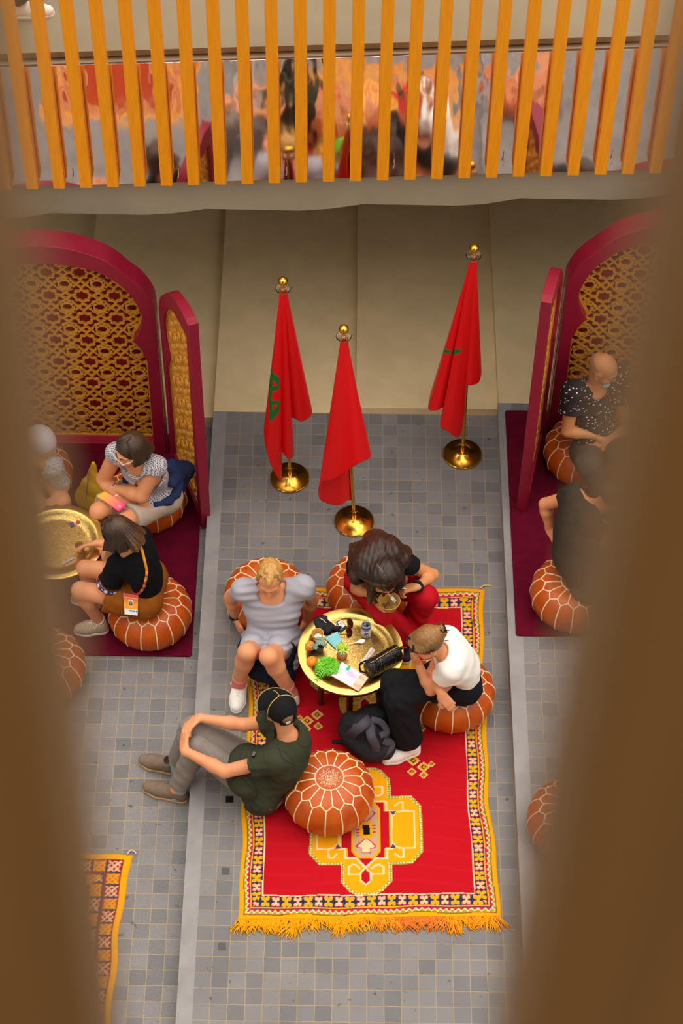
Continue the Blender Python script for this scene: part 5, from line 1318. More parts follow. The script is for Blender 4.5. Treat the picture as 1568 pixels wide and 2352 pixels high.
# ---------- woman in the black shirt with a lanyard
def woman_black():
    pel = V3(-.43, -1.56, .285); nb = J(pel, 302, 1262, .44); hd = J(nb, 270, 1226, .165)
    SL = G(272, 1298, .60); SR = G(322, 1236, .63)
    j = person_pose(pel, nb, hd, SL, SR, (-.88, .22, -.42), fw=(-1, .12, 0), slump=.03)
    EL = J(SL, 243, 1354, .25, False); WL = G(246, 1286, .50); ER = G(262, 1250, .40); WR = G(222, 1248, .395)
    KL = J(G(226, 1424, -.03), 184, 1356, .40); AL = G(226, 1424, -.03); KR = G(196, 1306, .33); AR = G(222, 1372, -.03)
    blk = mat('black_knit', '#131316', .9, var=.2, scale=50, spec=.1)
    body, M, A, o, S = figure('woman in a black shirt and brown shorts with a lanyard, reaching to the tray', j,
        [(SL, EL, WL, (G(252, 1266, .58) - WL, (0, .6, .2), 1, 1.1)), (SR, ER, WR, (G(186, 1254, .385) - WR, (-.1, -.6, -.6), -1, .55))], [(j['HR'], KR, AR), (j['HL'], KL, AL)], sk1,
        dict(mat=blk, sleeve=.70, sr=.064, flare=.016, hem=.05, neck=.062, amp=.005, name='shirt'), dict(mat=mat('brown_suede', '#8a4c14', .9, var=.12, scale=25, spec=.12), full=False, t=.62, r=(.118, .110, .1), waist=.15, name='shorts', amp=.007), sx=.94, hs=.96, woman=True, ar=(.044, .038, .027), lr=(.086, .056, .038), brow='#4a3426')
    cuff = attr_mat('printed_cuff', .8, .1, 300, .05)
    E0 = SL + (EL - SL) * .70; ax = unit(EL - SL); R_ = frame(ax); mb = MB()
    P = np.array([[E0 + ax * (t - .005) + R_ @ (V3(math.cos(a), 0, math.sin(a)) * (.080 + t * .05)) for t in np.linspace(0, .03, 5)] for a in np.linspace(0, 2 * math.pi, 49)]); mb.grid(P); shift(mb, o)
    cu = mb.build('sleeve_cuff', cuff, body, solid=.003, angle=180)
    set_dye(cu, [lin('#e0d4e4') if ((i // 5) % 6 in (2, 3) and (i % 5) in (1, 2, 3)) or ((i // 5) % 6 == 0 and i % 5 == 2) else lin('#3a2a68') for i in range(len(mb.v))])
    beige = mat('beige_mesh', '#b8a68c', .8, var=.12, scale=60, bump=.1, bscale=200)
    shoe(body, o, G(247, 1446, ZLm), G(172, 1452, ZLm), beige, white_rubber, 'sneaker', laces=lacem); shoe(body, o, G(236, 1378, ZLm), G(165, 1380, ZLm), beige, white_rubber, 'sneaker')
    sock(body, o, AL, KL, mat('white_sock', '#e8e2d8', .9), .06); sock(body, o, AR, KR, mat('white_sock', '#e8e2d8', .9), .06)
    Hh = Soft(.005); skull(Hh, A, M, .96, .005); Hh.ell(A((0, .105, -.03)), (.066, .06, .088), M, .015, op='s'); Hh.cut(A((0, -.02, -.06)), A((0, .3, -1)) - A((0, 0, 0)))
    strands(Hh, A, M, .96, None, 30, -60, -150, .17, (.05, -.05, -1), 1, (.015, .007), out=.02); strands(Hh, A, M, .96, None, 26, 60, 150, .17, (.1, 0, -1), 2, (.015, .007), out=.02); strands(Hh, A, M, .96, None, 30, 140, 220, .23, (.25, -.15, -1), 3, (.017, .008), out=.04, curl=.012)
    Hh.cap(A((.0, .09, .10)), A((.0, -.05, .132)), .0022, .0022, .004, op='s')
    Hh.build('hair', hairmat, body, o, dye=hair_dye(hd, '#2a1a12', '#9a6228', .125, .26, 5))
    shift(MB().tube(arcp(A, 1.04), .004, 6), o).build('hairband', mat('black_frame', '#131316', .4), body)
    # lanyard
    pts = [(306, 1226, .705), (312, 1236, .715), (324, 1258, .68), (333, 1292, .58), (337, 1314, .53), (333, 1338, .48), (328, 1352, .445), (317, 1364, .415), (302, 1364, .405)]
    cl_ = [ch for ch in body.children if ch.name.split('.')[0] in ('shirt', 'shorts')]
    P = [on_surface(cl_, *PR(p_), .008) if on_surface(cl_, *PR(p_)) is not None else p_ for p_ in catmull([G(*p) for p in pts[1:]], 8)]; n = len(P); mb = MB(); W = []
    for i, p in enumerate(P):
        t = P[min(i + 1, n - 1)] - P[max(i - 1, 0)]; s_ = unit(np.cross(t, CAM - p)); W.append([p - s_ * .0085, p + s_ * .0085])
    mb.grid(np.array(W)); shift(mb, o); ly = mb.build('lanyard', attr_mat('lanyard_ribbon', .6, .0, 50, .0), body, solid=.003, angle=180)
    cs = []
    for i in range(n):
        t = i / (n - 1); a, b, c = (np.array(lin(v)) for v in ('#ecb81c', '#e0701c', '#c0144a')); col = a * (1 - t * 2) + b * t * 2 if t < .5 else b * (2 - t * 2) + c * (t * 2 - 1)
        if .38 < t < .85 and i % 3 == 0: col = np.array(lin('#4a3050')) if i % 2 else np.array(lin('#e8b030'))
        cs += [col, col]
    set_dye(ly, cs)
    q0 = [on_surface(cl_, *v, .012) for v in ((286, 1366), (315, 1370), (312, 1408), (290, 1404))]; zq = [v[2] if v is not None else .36 for v in q0]; q = [G(283, 1362, zq[0] + .01), G(317, 1368, zq[1] + .01), G(316, 1414, zq[2]), G(286, 1411, zq[3])]; na, nb_ = 46, 34
    P = np.array([[(q[0] * (1 - b) + q[1] * b) * (1 - a) + (q[3] * (1 - b) + q[2] * b) * a for b in np.linspace(0, 1, nb_)] for a in np.linspace(0, 1, na)]); mb = MB().grid(P); shift(mb, o)
    bd = mb.build('badge', attr_mat('printed_paper', .5, .0, 50, .0, .4), body, solid=.003, angle=180); cs = []
    for a in np.linspace(0, 1, na):
        for b in np.linspace(0, 1, nb_):
            c = np.array(lin('#d8283c')) * max(0, 1 - a * 2) + np.array(lin('#f2a01c')) * min(1, a * 2) if a < .72 else np.array(lin('#e8e2dc'))
            if .17 < a < .19: c = np.array(lin('#f0b8b0'))
            if .26 < a < .56 and .34 < b < .66: c = np.array(lin('#e8dcc8'))
            if .30 < a < .54 and .39 < b < .61 and (abs(b - .5) < .11 and (a > .38 or abs(b - .5) < (a - .28))): c = np.array(lin('#5a5048'))
            if .36 < a < .48 and .46 < b < .54: c = np.array(lin('#d8c8b0'))
            if .76 < a < .83 and .34 < b < .84: c = np.array(lin('#1878b8'))
            if .76 < a < .83 and .87 < b < .95: c = np.array(lin('#7a3a5a'))
            if .88 < a < .93 and .46 < b < .54: c = np.array(lin('#6a625e'))
            if a < .02 or a > .985 or b < .025 or b > .975: c = np.array(lin('#c8b8bc'))
            cs.append(c)
    set_dye(bd, cs)
def arcp(A, r=1.0):
    return [A((math.sin(math.radians(e_)) * .088 * r, .055 - .02 * abs(math.sin(math.radians(e_))), .036 + math.cos(math.radians(e_)) * .088 * r)) for e_ in np.linspace(-85, 85, 20)]
woman_black()

# ---------- half hidden people
def man_bald():
    pel = V3(2.53, -.42, .43); nb = J(pel, 1366, 890, .47); hd = J(nb, 1384, 848, .19)
    SR = G(1316, 900, .92); SL = G(1414, 862, .94)
    j = person_pose(pel, nb, hd, SL, SR, (.84, -.36, -.42), fw=(.62, -.78, 0), slump=.04)
    ER = G(1303, 990, .64); WR = G(1368, 1000, .60); EL = G(1440, 985, .62); WL = G(1400, 1010, .58)
    KR = G(1350, 1065, .62); AR = G(1380, 1130, .24); KL = G(1440, 1060, .62); AL = G(1455, 1130, .24)
    M_ = mat('flecked_cotton', '#241f24', .9, spec=.12); N = M_.node_tree.nodes; L = M_.node_tree.links
    co = N.new('ShaderNodeTexCoord'); vo = N.new('ShaderNodeTexVoronoi'); vo.inputs['Scale'].default_value = 34; mp = N.new('ShaderNodeMapping'); mp.inputs['Scale'].default_value = (1, 1, 1.4); L.new(co.outputs['Object'], mp.inputs[0]); L.new(mp.outputs[0], vo.inputs['Vector'])
    r = N.new('ShaderNodeValToRGB'); r.color_ramp.elements[0].position = .20; r.color_ramp.elements[1].position = .24; r.color_ramp.elements[0].color = lin('#d8ccd0'); r.color_ramp.elements[1].color = lin('#2c2528'); L.new(vo.outputs['Distance'], r.inputs[0]); L.new(r.outputs[0], N['Principled BSDF'].inputs['Base Color'])
    gt = mat('grey_twill', '#4c443e', .9, spec=.12)
    body, M, A, o, S = figure('bald man in a dark flecked shirt on a pouf by the right lattice screen', j,
        [(SR, ER, WR, (unit(V3(1, -.05, -.05)), (-.2, .3, -.9), -1, .5)), (SL, EL, WL, (V3(-.9, -.2, -.2), (.2, .3, -.9), 1, .5))], [(j['HR'], KR, AR), (j['HL'], KL, AL)], sk3,
        dict(mat=M_, sleeve=.55, sr=.074, flare=.012, hem=-.06, neck=.072, name='shirt', belly=.9, e=.016), dict(mat=gt, r=(.108, .086, .066)), brow='#3a2a20', sx=1.06)
    d = V3(.3, -.95, 0)
    for Ak in (AR, AL): shoe(body, o, V3(Ak[0], Ak[1], ZRm) - d * .05, V3(Ak[0], Ak[1], ZRm) + d * .22, mat('black_leather', '#17161a', .4), white_rubber, 'shoe')
    Hh = Soft(.005); skull(Hh, A, M, 1.0, -.0015); Hh.ell(A((0, .03, .10)), (.12, .13, .075), M, .01, op='s'); Hh.cut(A((0, -.02, -.03)), A((0, .4, -1)) - A((0, 0, 0))); Hh.ell(A((0, .10, -.02)), (.09, .09, .10), M, .01, op='s')
    Hh.build('stubble', mat('shaved_hair', '#a07050', .8), body, o)
    mk = Soft(.005); mk.ell(A((-.02, .075, -.10)), (.055, .04, .035), M, .01); mk.build('chin_mask', mat('blue_mask', '#9cc8d0', .8), body, o)
man_bald()
def man_dark():
    pel = V3(2.40, -1.50, .43); nb = J(pel, 1356, 1162, .47); hd = J(nb, 1412, 1140, .20)
    SR = G(1352, 1200, .88); SL = G(1322, 1138, .90)
    j = person_pose(pel, nb, hd, SL, SR, (.85, .2, -.5), fw=(1, .1, 0), slump=.10)
    EL = G(1252, 1158, .70); WL = G(1262, 1215, .52); ER = G(1400, 1262, .62); WR = G(1470, 1240, .62)
    KR = G(1450, 1350, .60); AR = G(1460, 1430, .24); KL = G(1470, 1290, .60); AL = G(1480, 1370, .24)
    body, M, A, o, S = figure('man in a plain dark shirt seen from behind, hand on hip, at the right edge', j,
        [(SR, ER, WR, (V3(.9, .1, -.1), (0, .3, -.9), -1, .5)), (SL, EL, WL, (V3(.5, -.7, -.3), (.3, -.8, 0), -1, .5))], [(j['HR'], KR, AR), (j['HL'], KL, AL)], sk1,
        dict(mat=mat('charcoal_jersey', '#2a2724', .9, var=.08, scale=30, spec=.12), sleeve=.45, sr=.070, hem=-.12, neck=.070, e=.02, belly=.95, seed=6), dict(mat=mat('grey_twill', '#4c443e', .9, spec=.12), r=(.108, .086, .066)), brow='#3a2a20', sx=1.24)
    d = V3(1, .0, 0)
    for Ak in (AR, AL): shoe(body, o, V3(Ak[0], Ak[1], ZRm) - d * .05, V3(Ak[0], Ak[1], ZRm) + d * .22, mat('black_leather', '#17161a', .4), white_rubber, 'shoe')
    Hh = Soft(.005); skull(Hh, A, M, 1.0, .007); Hh.cut(A((0, .0, -.02)), A((0, .55, -1)) - A((0, 0, 0))); Hh.ell(A((0, .09, .03)), (.08, .05, .06), M, .01, op='s'); Hh.build('hair', hairmat, body, o, dye=hair_dye(hd, '#2a1d14', '#4a3424', .09, .13, 2))
man_dark()
def person_edge():
    c = POUF['far']; pel = V3(c[0] - .05, c[1] + .02, .285); nb = J(pel, 78, 1056, .44); hd = J(nb, 98, 1020, .165)
    SR = G(48, 1066, .58); SL = G(120, 1072, .58)
    j = person_pose(pel, nb, hd, SL, SR, (.55, -.72, -.40), fw=(.3, -.95, 0), slump=.03)
    EL = G(146, 1118, .36); WL = G(120, 1150, .33); ER = G(40, 1120, .36); WR = G(80, 1150, .33); KL = G(142, 1150, .31); AL = G(150, 1205, -.03); KR = G(90, 1160, .31); AR = G(95, 1210, -.03)
    body, M, A, o, S = figure('person with pale hair at the left edge, mostly hidden by the blurred slat', j,
        [(SL, EL, WL, (V3(-.6, -.7, -.2), (0, .2, -1), 1, .5)), (SR, ER, WR, (V3(.6, -.7, -.2), (0, .2, -1), -1, .5))], [(j['HR'], KR, AR), (j['HL'], KL, AL)], sk1,
        dict(mat=mat('grey_print', '#7c8088', .9, spec=.1, col2='#c8c4c0', scale=90), sleeve=.9, sr=.060, hem=-.05, neck=.064, name='shirt'), dict(mat=mat('beige_linen', '#b7a594', .95), full=False, t=.7, r=(.105, .094, .09), name='shorts'), sx=.95, hs=.96, woman=True, ar=(.045, .038, .028), lr=(.084, .056, .039), brow='#b8b0a8')
    Hh = Soft(.005); skull(Hh, A, M, .96, .016); Hh.ell(A((0, .105, -.03)), (.066, .06, .088), M, .015, op='s'); Hh.cut(A((0, -.02, -.075)), A((0, .3, -1)) - A((0, 0, 0))); Hh.wrinkle(.004, [((.7, .4, .3), 200), ((.2, .7, .6), 170)], 4)
    Hh.build('hair', hairmat, body, o, dye=hair_dye(hd, '#c8c0c8', '#dcd4dc', .09, .13, 2))
    d = V3(.3, -.95, 0)
    for Ak in (AR, AL): shoe(body, o, V3(Ak[0], Ak[1], ZLm) - d * .05, V3(Ak[0], Ak[1], ZLm) + d * .20, mat('tan_sandal', '#8a6a4a', .7), mat('tan_sandal', '#8a6a4a', .7), 'shoe', sc=.9)
person_edge()
def person_bridge():
    x0 = G(45, 14, 3.19); zf = 3.19 + sl(x0[0]); c = GY(30, -6, 0); base = G(28, 6, zf)
    pel = V3(base[0], base[1] + .05, zf + .92); nb = pel + V3(0, -.01, .50); hd = nb + V3(.0, .01, .19)
    d = unit(V3(1, .05, 0)); j = person_pose(pel, nb, hd, nb + V3(0, .19, -.05), nb + V3(0, -.19, -.05), (1, .05, -.1), fw=d, slump=0)
    arms = []
    for k, sg in (('SR', -1), ('SL', 1)): S_ = j[k]; E_ = S_ + V3(-.02, sg * .05, -.28); W_ = E_ + V3(.06, 0, -.24); arms.append((S_, E_, W_, (V3(.1, 0, -1), V3(0, -sg, 0), -sg, .4)))
    fr_, fl_ = G(40, 8, zf + .09), G(12, 4, zf + .09) + V3(-.05, .16, 0); legs = [(j['HR'], (j['HR'] + fr_) / 2 + d * .03, fr_), (j['HL'], (j['HL'] + fl_) / 2 + d * .03, fl_)]
    body, M, A, o, S = figure('person standing on the bridge, only a white shoe in view at the top left', j, arms, legs, sk2,
        dict(mat=mat('charcoal_jersey', '#2a2724', .9), sleeve=.45, sr=.070, hem=-.14), dict(mat=mat('brown_twill', '#4a3a28', .9), r=(.098, .075, .07), end=.06), brow='#3a2a20')
    for a_ in (fr_, fl_): shoe(body, o, V3(a_[0], a_[1], zf) - d * .06, V3(a_[0], a_[1], zf) + d * .22, white_canvas, white_rubber, 'sneaker')
    Hh = Soft(.005); skull(Hh, A, M, 1.0, .008); Hh.cut(A((0, .0, -.02)), A((0, .55, -1)) - A((0, 0, 0))); Hh.ell(A((0, .09, .03)), (.08, .05, .06), M, .01, op='s'); Hh.build('hair', hairmat, body, o, dye=hair_dye(hd, '#2a1d14', '#4a3424', .09, .13, 2))
person_bridge()
# ------------------------------------------------------------------ things on the middle tray
ZF = ZT - .0255
paper = attr_mat('printed_paper', .5, .0, 50, .0, .4)
kraft = mat('kraft_paper', '#cf9a4a', .8); plast = mat('white_plastic', '#f2efe8', .35)
blackcloth = mat('black_nylon', '#1a1a1e', .7, bump=.1, bscale=150, spec=.3)
# crumpled black cloth
def crumpled():
    P0 = G(740, 1437, ZF); S = Soft(.004)
    pts = [(727, 1425, .055), (738, 1420, .05), (748, 1418, .06), (735, 1438, .04), (748, 1436, .045), (760, 1440, .04), (772, 1444, .03), (780, 1442, .02), (752, 1450, .03), (731, 1444, .035)]
    W = [G(px, py, ZF + z * .6) for px, py, z in pts]
    for a, b in ((0, 1), (1, 2), (0, 3), (3, 4), (4, 5), (5, 6), (6, 7), (1, 4), (4, 8), (3, 9), (8, 5), (0, 9)): S.cap(W[a], W[b], .017, .013, .012)
    S.ell(G(745, 1438, ZF + .015), (.055, .045, .020), None, .02); S.cut(V3(0, 0, ZF + .0008), (0, 0, -1)); S.wrinkle(.004, [((.7, .6, .2), 160), ((-.5, .7, .4), 220)], 2)
    o = S.build('cloth_pouch', blackcloth, None, V3(P0[0], P0[1], ZF)); tag(o, 'crumpled black cloth pouch with a pale drawstring, at the upper left of the tray', 'pouch')
    shift(MB().tube([G(733, 1419, ZF + .055), G(742, 1424, ZF + .05), G(749, 1431, ZF + .045)], .0032, 6), V3(P0[0], P0[1], ZF)).build('drawstring', mat('pale_string', '#cfc2ac', .8), o)
crumpled()
# cup
c = G(729, 1466, ZF); r = thing('paper_cup', 'small tan paper cup with white foam inside, at the left of the tray', 'cup', (c[0], c[1], ZF))
MB().lathe([(0, 0.0005), (.028, 0.0005), (.037, .052), (.0395, .053), (.0395, .056), (.036, .055), (.028, .006), (0, .006)], 40).build('cup', kraft, r)
MB().lathe([(0, .030), (.012, .031), (.024, .026), (.030, .020)], 30, (.004, -.008, 0)).build('foam', mat('white_foam', '#f4ede2', .7), r)
# blue face mask
def cloth_quad(name, m_, q, n, hfn, parent=None, origin=(0, 0, 0), th=.002):
    n1, n2 = n; q = [np.array(v) for v in q]
    P = np.array([[(q[0] * (1 - b) + q[1] * b) * (1 - a) + (q[3] * (1 - b) + q[2] * b) * a + V3(0, 0, hfn(a, b)) for b in np.linspace(0, 1, n2)] for a in np.linspace(0, 1, n1)])
    return shift(MB().grid(P), origin).build(name, m_, parent, solid=th, angle=180)
o3 = V3(*G(762, 1472, ZF))
o = cloth_quad('face_mask', mat('blue_nonwoven', '#8fd0dc', .8, var=.05, scale=60), [G(744, 1466, ZF), G(775, 1452, ZF + .006), G(786, 1472, ZF + .006), G(772, 1494, ZF)], (26, 14), lambda a, b: .006 + .004 * math.sin(a * 24) + .010 * math.sin(a * 3.1) * math.sin(b * 3.1), None, o3); o.location = tuple(o3)
tag(o, 'light blue pleated face mask lying left of the middle of the tray', 'face mask')
shift(MB().tube(catmull([G(744, 1466, ZF + .006), G(738, 1476, ZF + .004), G(750, 1486, ZF + .004), G(770, 1493, ZF + .006)], 5), .0014, 5), o3).build('ear_loop', plast, o)
# card over a phone
p = [G(772, 1432, ZF), G(782, 1427, ZF), G(795, 1440, ZF), G(779, 1452, ZF)]
def slab(name, m_, q, z0, z1, dye=None, label=None, cat_=None, parent=None):
    q = [np.array(v) for v in q]; n1, n2 = 40, 28; ctr = sum(q) / 4
    P = np.array([[(q[0] * (1 - b) + q[1] * b) * (1 - a) + (q[3] * (1 - b) + q[2] * b) * a + V3(0, 0, (z0 + z1) / 2) - ctr for b in np.linspace(0, 1, n2)] for a in np.linspace(0, 1, n1)])
    o = MB().grid(P).build(name, m_, parent, solid=abs(z1 - z0), angle=40, loc=tuple(ctr))
    if dye: set_dye(o, [dye(a, b) for a in np.linspace(0, 1, n1) for b in np.linspace(0, 1, n2)])
    if label: tag(o, label, cat_)
    return o
Lc = lambda h_: np.array(lin(h_))
slab('phone', mat('black_glass', '#17171a', .2), [G(774, 1434, ZF), G(785, 1428, ZF), G(797, 1441, ZF), G(781, 1454, ZF)], .001, .009, None, 'black phone lying under a pale card on the tray, beside the sunglasses', 'phone')
slab('printed_card', paper, [v + V3(-.004, .004, 0) for v in p], .0095, .0115, lambda a, b: Lc('#39407a') if a < .12 or (.1 < b < .3 and a < .5) else (Lc('#c8a0a0') if .35 < a < .6 and .5 < b < .8 else Lc('#e8e6ea')), 'pale card with a dark blue edge lying on the phone', 'card')
# sunglasses
def sunglasses():
    c = G(803, 1444, ZF); r = thing('sunglasses', 'tortoiseshell sunglasses lying on the tray, left of the drink can', 'sunglasses', (c[0], c[1], ZF))
    ax = unit(G(802, 1460, ZF) - G(805, 1430, ZF)); sd = np.cross((0, 0, 1), ax); tort = mat('tortoise_lens', '#3a1608', .12, var=.4, scale=40)
    fm = mat('tortoise_frame', '#5a2a10', .2, var=.4, scale=50)
    for s_ in (-1, 1):
        ctr = ax * .034 * s_; yv = unit(-sd * .85 + V3(0, 0, .5)); R_ = np.array([ax, yv, np.cross(ax, yv)]).T
        MB().lathe([(0, 0), (.021, 0.0), (.024, .001), (.024, .003), (.02, .0038), (0, .004)], 24, ctr + V3(0, 0, .021), R_ @ np.diag([1.12, .92, 1])).build('lens', tort, r)
    f_ = MB().tube([ax * -.009 + V3(0, 0, .029), V3(0, 0, .031), ax * .009 + V3(0, 0, .029)], .003, 8); f_.build('bridge', fm, r)
    for s_ in (-1, 1): MB().tube(catmull([ax * .060 * s_ + V3(0, 0, .026), ax * .058 * s_ - sd * .06 + V3(0, 0, .012), ax * .045 * s_ - sd * .115 * .6 + V3(0, 0, .004)], 5), .0026, 6).build('temple', fm, r)
sunglasses()
# drink can
def can():
    c = G(840, 1458, ZF); r = thing('drink_can', 'silver and blue drink can with a red, white and blue roundel, open', 'can', (c[0], c[1], ZF))
    prof = [(.024, .0005), (.0255, .002), (.0315, .010)] + [(.0325, z) for z in np.linspace(.013, .100, 30)] + [(.0315, .104), (.0268, .115), (.0262, .117)]
    n = 72; mb = MB().lathe(prof, n); o = mb.build('can_body', attr_mat('can_print', .28, 0, 50, 0, .5), r, angle=180)
    v = unit(CAM - c); a0 = math.atan2(v[1], v[0]); cs = []
    for x_, y_, z_ in mb.v:
        a = (math.atan2(y_, x_) - a0 + math.pi) % (2 * math.pi) - math.pi; u = a * .0325; w = z_ - .066
        col = Lc('#b8bcc4')
        if z_ > .088: col = Lc('#1c3a94') if z_ < .105 else Lc('#c8ccd2')
        if abs(u) < .03 and math.hypot(u, w) < .021:
            wv = w - .004 * math.sin(u * 160)
            col = Lc('#d83a2c') if wv > .005 else (Lc('#f2f0f0') if wv > -.005 else Lc('#1c4aa8'))
        elif -.045 < w < -.028 and math.sin(u * 420) > -.2 and abs(u) < .028: col = Lc('#5a6a90')
        cs.append(col)
    set_dye(o, cs); alu = mat('aluminium', '#d4d6da', .25, 1.0)
    MB().lathe([(.0262, .117), (.0255, .118), (.0245, .117), (.0235, .1125), (0, .1125)], 40).build('lid', alu, r)
    MB().lathe([(0, .1128), (.009, .1128), (.009, .1131), (0, .1131)], 20, (.006, -.010, 0)).build('opening', mat('hole_shade_black', '#0a0a0c', .9), r)  # black disc stands for the shade inside the open mouth
    MB().lathe([(.004, .114), (.010, .114), (.010, .1152), (.004, .1152), (.004, .114)], 16, (-.006, .006, 0)).build('pull_tab', alu, r)
can()
def spoon(name, label, p, q, cat_='spoon'):
    p = np.array(p); q = np.array(q); d = unit(q - p); up = V3(0, 0, 1); r_ = np.cross(d, up); R_ = np.array([r_, d, up]).T; L = np.linalg.norm(q - p)
    V = []; n = 15
    for i in range(n):
        t = i / (n - 1); w_ = .0035 + (.014 * math.sin(math.pi * min(1, (t - .55) / .45)) ** .7 if t > .55 else 0); z = .004 - (.006 * math.sin(math.pi * (t - .55) / .45) if t > .55 else 0) + .006
        V.append([R_ @ V3(x_ * w_, t * L, z + abs(x_) * (.004 if t > .55 else 0)) for x_ in (-1, -.5, 0, .5, 1)])
    o = MB().grid(np.array(V)).build(name, plast, None, solid=.0018, loc=tuple(p), angle=180, subsurf=1); return tag(o, label, cat_, 'plastic cutlery')
spoon('plastic_spoon', 'white plastic spoon lying on the tray below the drink can', G(801, 1481, ZF), G(838, 1473, ZF))
# plants
def rosette(S_or_mb, c, R0, n, h, lw, seed=1, tiers=4):
    rr = random.Random(seed)
    for t in range(tiers):
        el = math.radians(10 + 68 * t / (tiers - 1)); k = max(3, int(n * (1 - .6 * t / tiers)))
        for i in range(k):
            a = 2 * math.pi * (i + .5 * (t % 2)) / k + rr.uniform(-.1, .1); d = V3(math.cos(a) * math.cos(el), math.sin(a) * math.cos(el), math.sin(el)); b = c + d * R0 * .25; e_ = c + d * R0 * (1 - .25 * t / tiers)
            S_or_mb.chain([b, b * .4 + e_ * .6, e_], [lw * .55, lw, lw * .3], .0006)
def potted(label, cpx, top_px, pot_r, pot_h, potm, cat_='plant'):
    c = G(cpx[0], cpx[1], ZF); return thing('potted_succulent', label, cat_, (c[0], c[1], ZF)), c
r, c = potted('lime green succulent in a pale grey pot, at the middle of the tray', (785, 1506), None, 0, 0, None)
MB().lathe([(0, .0005), (.030, .0005), (.0335, .006), (.030, .012), (0, .012)], 32).build('saucer', mat('terracotta', '#c05a1c', .7, var=.06), r)
MB().lathe([(0, .0125), (.023, .0125), (.029, .060), (.031, .062), (.031, .066), (.027, .066), (.025, .055), (0, .055)], 32).build('pot', mat('pale_grey_pot', '#b9c0ba', .6, var=.04), r)
S = Soft(.0024)
for k, (dx, dy, s_) in enumerate([(0, 0, .032), (.022, .006, .026), (-.022, .008, .026), (.004, -.022, .025), (-.006, .024, .026)]): rosette(S, V3(dx, dy, .070 + s_ * .2), s_ * 1.1, 6, 0, .0058, k, 3)
S.build('leaves', mat('lime_leaf', '#b4d23a', .45, var=.15, scale=40), r)
r, c = potted('grey green succulent in a dark pot, at the left of the tray', (733, 1492), None, 0, 0, None)
MB().lathe([(0, .0005), (.024, .0005), (.032, .045), (.034, .047), (.034, .051), (.029, .051), (0, .043)], 32).build('pot', mat('dark_pot', '#26282a', .6), r)
S = Soft(.0024); rr = random.Random(5)
for k in range(15): a = rr.uniform(0, 6.28); d = rr.uniform(.0, .040); rosette(S, V3(math.cos(a) * d, math.sin(a) * d, .058 + .02 * (1 - d / .04) + rr.uniform(0, .01)), .016, 6, 0, .0045, k, 3)
for k in range(5): q = V3(-.03 - .008 * k, -.01 + rr.uniform(-.01, .01), .06 - .004 * k); rosette(S, q, .013, 5, 0, .004, k + 20, 3)
S.build('leaves', mat('sage_leaf', '#7f9a84', .6, var=.18, scale=60), r)
# fern
c = G(752, 1538, ZF); r = thing('potted_fern', 'bright green fern in a terracotta pot, at the lower left of the tray', 'plant', (c[0], c[1], ZF))
MB().lathe([(0, .0005), (.030, .0005), (.040, .048), (.043, .049), (.043, .058), (.038, .058), (.036, .05), (0, .05)], 32).build('pot', mat('terracotta', '#c05a1c', .7, var=.06), r)
mb = MB(); rr = random.Random(9)
for i in range(64):
    a = rr.uniform(0, 6.28) if i < 46 else rr.uniform(3.6, 4.7); el = rr.uniform(.2, 1.3); L = rr.uniform(.045, .085) + (.045 if 60 <= i else 0)
    d = V3(math.cos(a) * math.cos(el), math.sin(a) * math.cos(el), math.sin(el)); st = V3(rr.uniform(-.02, .02), rr.uniform(-.02, .02), .055); P = [st + d * L * t + V3(0, 0, -L * .75 * t * t) for t in np.linspace(0, 1, 9)]
    P = [np.array((q[0], q[1], max(q[2], .012))) for q in P]
    mb.tube(P, .0009, 4)
    for k in range(1, 9):
        t = unit(P[k] - P[k - 1]); s_ = unit(np.cross(t, (0, 0, 1))); w_ = .018 * math.sin(math.pi * (k + .5) / 10) + .004
        for sg in (-1, 1):
            b0 = P[k]; tip = b0 + s_ * sg * w_ + t * w_ * .4 + V3(0, 0, rr.uniform(-.003, .004)); m1 = (b0 + tip) / 2 + t * .0045; m2 = (b0 + tip) / 2 - t * .0045; up_ = V3(0, 0, .0012)
            mb.add([b0, m1, tip, m2, b0 + up_, m1 + up_, tip + up_, m2 + up_], [(0, 3, 2, 1), (4, 5, 6, 7), (0, 1, 5, 4), (1, 2, 6, 5), (2, 3, 7, 6), (3, 0, 4, 7)])
mb.build('fronds', mat('fern_leaf', '#6cc41e', .5, var=.25, scale=40), r, smooth=False)
# oranges
orm = mat('orange_peel', '#f08a0e', .45, bump=.15, bscale=300)
for k, (px, py, rad, lb) in enumerate([(712, 1483, .032, 'orange fruit at the left rim of the tray, next to the paper cup'), (716, 1519, .034, 'orange fruit at the left rim of the tray, behind the fern')]):
    c = G(px, py, ZF + rad); S = Soft(.004); S.ell(V3(c[0], c[1], ZF + rad * .97), (rad, rad, rad * .96)); S.ell(V3(c[0], c[1], ZF + rad * 1.98), (.006, .006, .005), None, .012, op='s')
    o = S.build('orange', orm, None, V3(c[0], c[1], ZF)); tag(o, lb, 'orange', 'oranges on the tray')
    MB().lathe([(0, 0), (.003, 0), (.002, .003), (0, .003)], 8, (0, 0, rad * 1.86)).build('stem', mat('stem_green', '#5a6a2a', .7), o)
